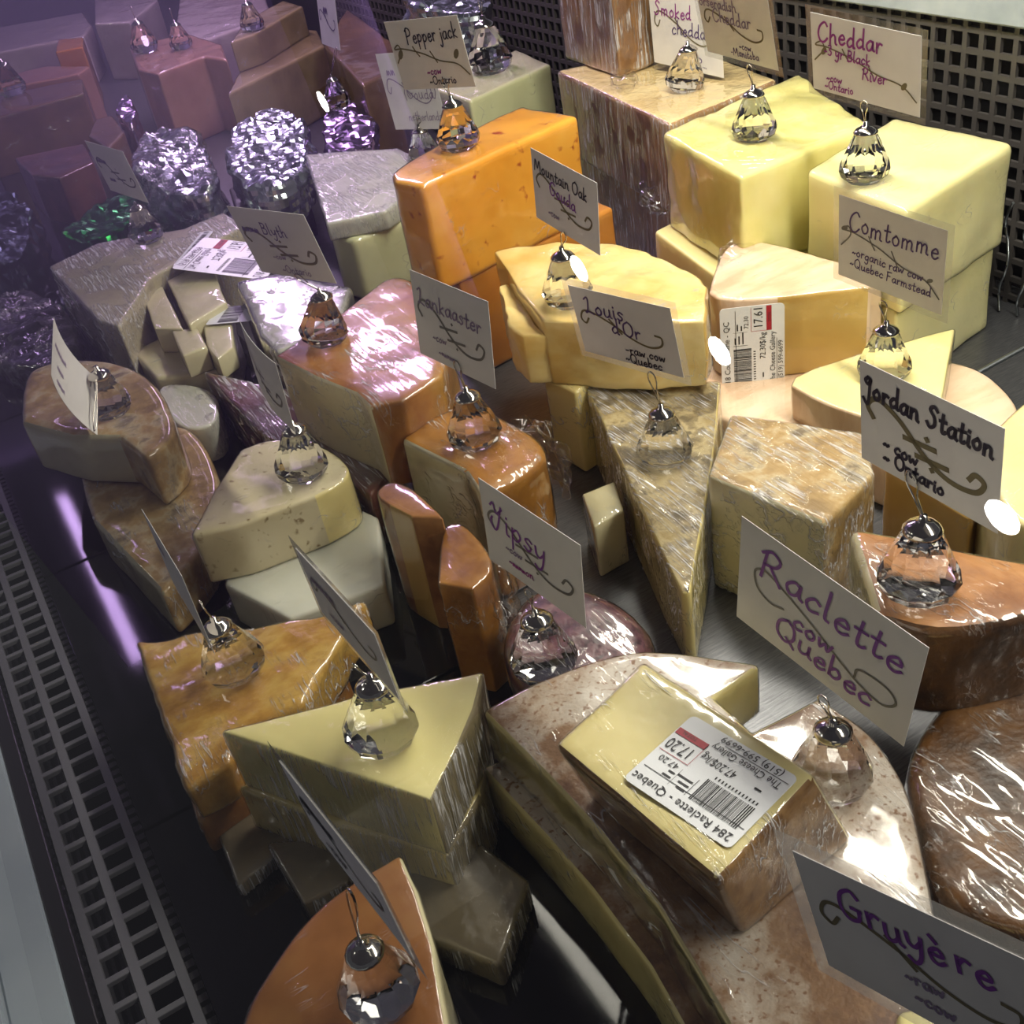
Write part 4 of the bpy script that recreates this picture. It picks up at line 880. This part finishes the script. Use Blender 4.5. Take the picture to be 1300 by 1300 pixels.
card_on('laminated card turned nearly edge on above the copper wedge', 'crystal card holder on the copper waxed wedge', [(341, 946), (478, 1115), (547, 1252), (400, 1058)], (486, 1266), .075, (448, 1130), gem=.92,
        lines=[('^^^^^^', .08, .60, .20, 'k', .0014, 0), ('~cow', .2, .2, .14, 'k', .0011, 0)], orn='curl', ornink='g', **LAM)
card_on('dim card before the clear foil bag and green foil', 'crystal card holder on the grey cream wedge', [(108, 180), (152, 190), (192, 260), (140, 240)], (189, 306), .09, (178, 262),
        lines=[('^^^^', .08, .60, .20, 'v', .0016, 0), ('^^^', .2, .25, .16, 'v', .0013, 0)], orn='hash', ornink='k', ornw=.0018)
card_on('narrow dim card standing above the lilac foil parcel', 'crystal card holder on the lilac foil parcel', [(400, -10), (425, -5), (432, 65), (410, 55)], (430, 137), .092, (428, 62),
        lines=[('^^', .3, .6, .3, 'v', .002, 0)], orn='curl', ornink='v')
# card seen exactly edge on over the orange slab
B = P(303, 853, .066); cdir = on_plane(225, 660, B, Vector((1, 0, 0)))
cc = B + Vector((-.012, .012, .078)); toC = (cc - CAM); uu = Vector((toC.x, toC.y, 0)).normalized(); uu.rotate(Matrix.Rotation(math.radians(4), 3, 'Z'))
card('white card seen edge on above the flat orange slab', cc, -uu, Vector((0, 0, 1)), .088, .062, lines=[('^^^', .1, .6, .24, 'l', .0014, 0)])
holder('crystal card holder on the flat orange slab', B, 1.0, B + Vector((-.004, .004, .062)), Vector((-1, 0, 0)), tilt=(0, -.05))
holder('large crystal card holder on the pale block behind the pepper jack', P(624, 90, .15), 1.45, None)
for i, (px, py, z, s, lb) in enumerate(((186, 66, .13, 1.2, 'crystal card holder at the far corner of the pinkish brown block'), (232, 62, .13, 1.0, 'crystal card holder beside the pale waxy block on the pinkish block'), (322, 38, .16, 1.0, 'crystal card holder on the olive wedge'), (18, 120, .10, 1.3, 'crystal card holder on the pinkish slab far down the case'))):
    holder(lb, P(px, py, z), s, None)
# ------------------------------------------------------------------ price labels
def textmesh(txt, size):
    cu = bpy.data.curves.new('t', 'FONT'); cu.body = txt; cu.size = size; cu.resolution_u = 2
    ob = bpy.data.objects.new('t', cu); col.objects.link(ob)
    dg = bpy.context.evaluated_depsgraph_get(); me = bpy.data.meshes.new_from_object(ob.evaluated_get(dg))
    bpy.data.objects.remove(ob); bpy.data.curves.remove(cu)
    return me
LABEL = plain('label_paper', 'dfe2e6', .3); LBLACK = plain('label_black', '15151a', .5); LRED = plain('label_red', 'a81c30', .5)
def price_label(parent, q, lines, group=None, name='price_label', full=True):
    """q: four corners (top left, top right, bottom right, bottom left) in the label's own reading direction"""
    c, u, v, w, h = rect_from(q); n = u.cross(v).normalized()
    if n.dot(CAM - c) < 0: n = -n
    org = c - u * w / 2 - v * h / 2 - parent.location
    def tf(x, y, l): return org + u * x * w + v * y * h + n * l
    pts = []
    rr = .05
    for (cx, cy, a0) in ((1 - rr, 1 - rr * w / h, 0), (rr, 1 - rr * w / h, 90), (rr, rr * w / h, 180), (1 - rr, rr * w / h, 270)):
        for k in range(5):
            a = math.radians(a0 + k * 22.5); pts.append((cx + rr * math.cos(a), cy + rr * w / h * math.sin(a)))
    N = len(pts)
    vs = [tf(x, y, .0004) for x, y in pts] + [tf(x, y, .0008) for x, y in pts]
    fs = [tuple(range(N, 2 * N)), tuple(range(N))[::-1]] + [(i, (i + 1) % N, N + (i + 1) % N, N + i) for i in range(N)]
    lab = link_mesh(name, mesh_of(vs, fs), LABEL, parent)
    V, Fc = [], []
    def rect(x0, y0, x1, y1, V=V, Fc=Fc, l=.0011):
        k = len(V); V += [tf(x0, y0, l), tf(x1, y0, l), tf(x1, y1, l), tf(x0, y1, l)]; Fc.append((k, k + 1, k + 2, k + 3))
    rnd = random.Random(5)
    if full:
        x = .07
        while x < .50:
            wd = rnd.choice((.004, .006, .010)); rect(x, .52, x + wd, .80); x += wd + rnd.choice((.004, .007, .009))
        x = .08
        for k in range(13):
            rect(x, .455, x + .012, .49); x += .031
        for xx, yy, ll in ((.56, .70, .10), (.56, .64, .14), (.56, .76, .08), (.72, .72, .08), (.72, .66, .06), (.13, .33, .06)):
            rect(xx, yy, xx + ll, yy + .02)
        rect(.02, .755, .96, .762); rect(.02, .12, .60, .127); rect(.54, .58, .545, .80); rect(.70, .58, .703, .80)
        for txt, tx, ty, ts in lines:
            me = textmesh(txt, 1.0); k = len(V)
            mxx = max(vv.co.x for vv in me.vertices) * ts * h / w; ft = min(1, (.97 - tx) / mxx)
            if tx < .6 and ty < .5: ft = min(ft, (.68 - tx) / mxx)
            for vv in me.vertices: V.append(tf(tx + vv.co.x * ft * ts * h / w, ty + vv.co.y * ts, .0012))
            for p in me.polygons: Fc.append(tuple(k + i for i in p.vertices))
            bpy.data.meshes.remove(me)
        V2, F2 = [], []
        rect(.70, .20, .99, .28, V2, F2); rect(.70, .20, .704, .52, V2, F2); rect(.70, .514, .98, .52, V2, F2)
        link_mesh('red_band', mesh_of(V2, F2), LRED, lab)
    else:
        x = .06
        while x < .94:
            wd = rnd.choice((.01, .02, .03)); rect(x, .3, x + wd, .75); x += wd + rnd.choice((.012, .02, .03))
    link_mesh('print', mesh_of(V, Fc), LBLACK, lab)
    return lab
def LT(name, kg, tot): return [(name, .04, .86, .13), (kg, .36, .30, .13), ('The Cheese Gallery', .05, .15, .12), ('(519) 599-6699', .10, .03, .11), (tot, .73, .34, .20), (kg[:5], .74, .56, .10), ('TOTAL', .80, .215, .055)]
TX = LT('284 Raclette - Quebec', '47.20$/kg', '17.20'); TX2 = LT('218 Comtomme - QC', '72.30$/kg', '17.61')
r19 = CH['C19']['root']; zt = CH['C19']['zt'] + .0006
# the label reads from the far side: its own top left lies at the right in the picture
price_label(r19, [P(926, 1081, zt), P(797, 992, zt), P(874, 906, zt), P(1014, 988, zt)], TX)
r10 = CH['C10']['root']; t = CH['C10']['tops']
pn = (t[1] - t[0]).cross(Vector((0, 0, 1))).normalized()
if pn.dot(CAM - t[0]) < 0: pn = -pn
p0 = t[0] + pn * .0012
price_label(r10, [on_plane(917, 494, p0, pn), on_plane(913, 392, p0, pn), on_plane(996, 384, p0, pn), on_plane(996, 490, p0, pn)], TX2)
rs = CH['S2']['root']; zz = CH['S2']['zt'] + .004
price_label(rs, [P(291, 374, .0825), P(326, 336, .0825), P(305, 283, .0935), P(262, 325, .0935)], TX2)
price_label(CH['C32']['root'], [P(224, 336, .0915), P(262, 292, .0915), P(267, 296, .0915), P(229, 341, .0915)], [], full=False, name='label_strip')
price_label(CH['S4']['root'], [P(285, 400, .0725), P(300, 378, .0725), P(308, 400, .0725), P(293, 422, .0725)], [], full=False, name='label_strip')
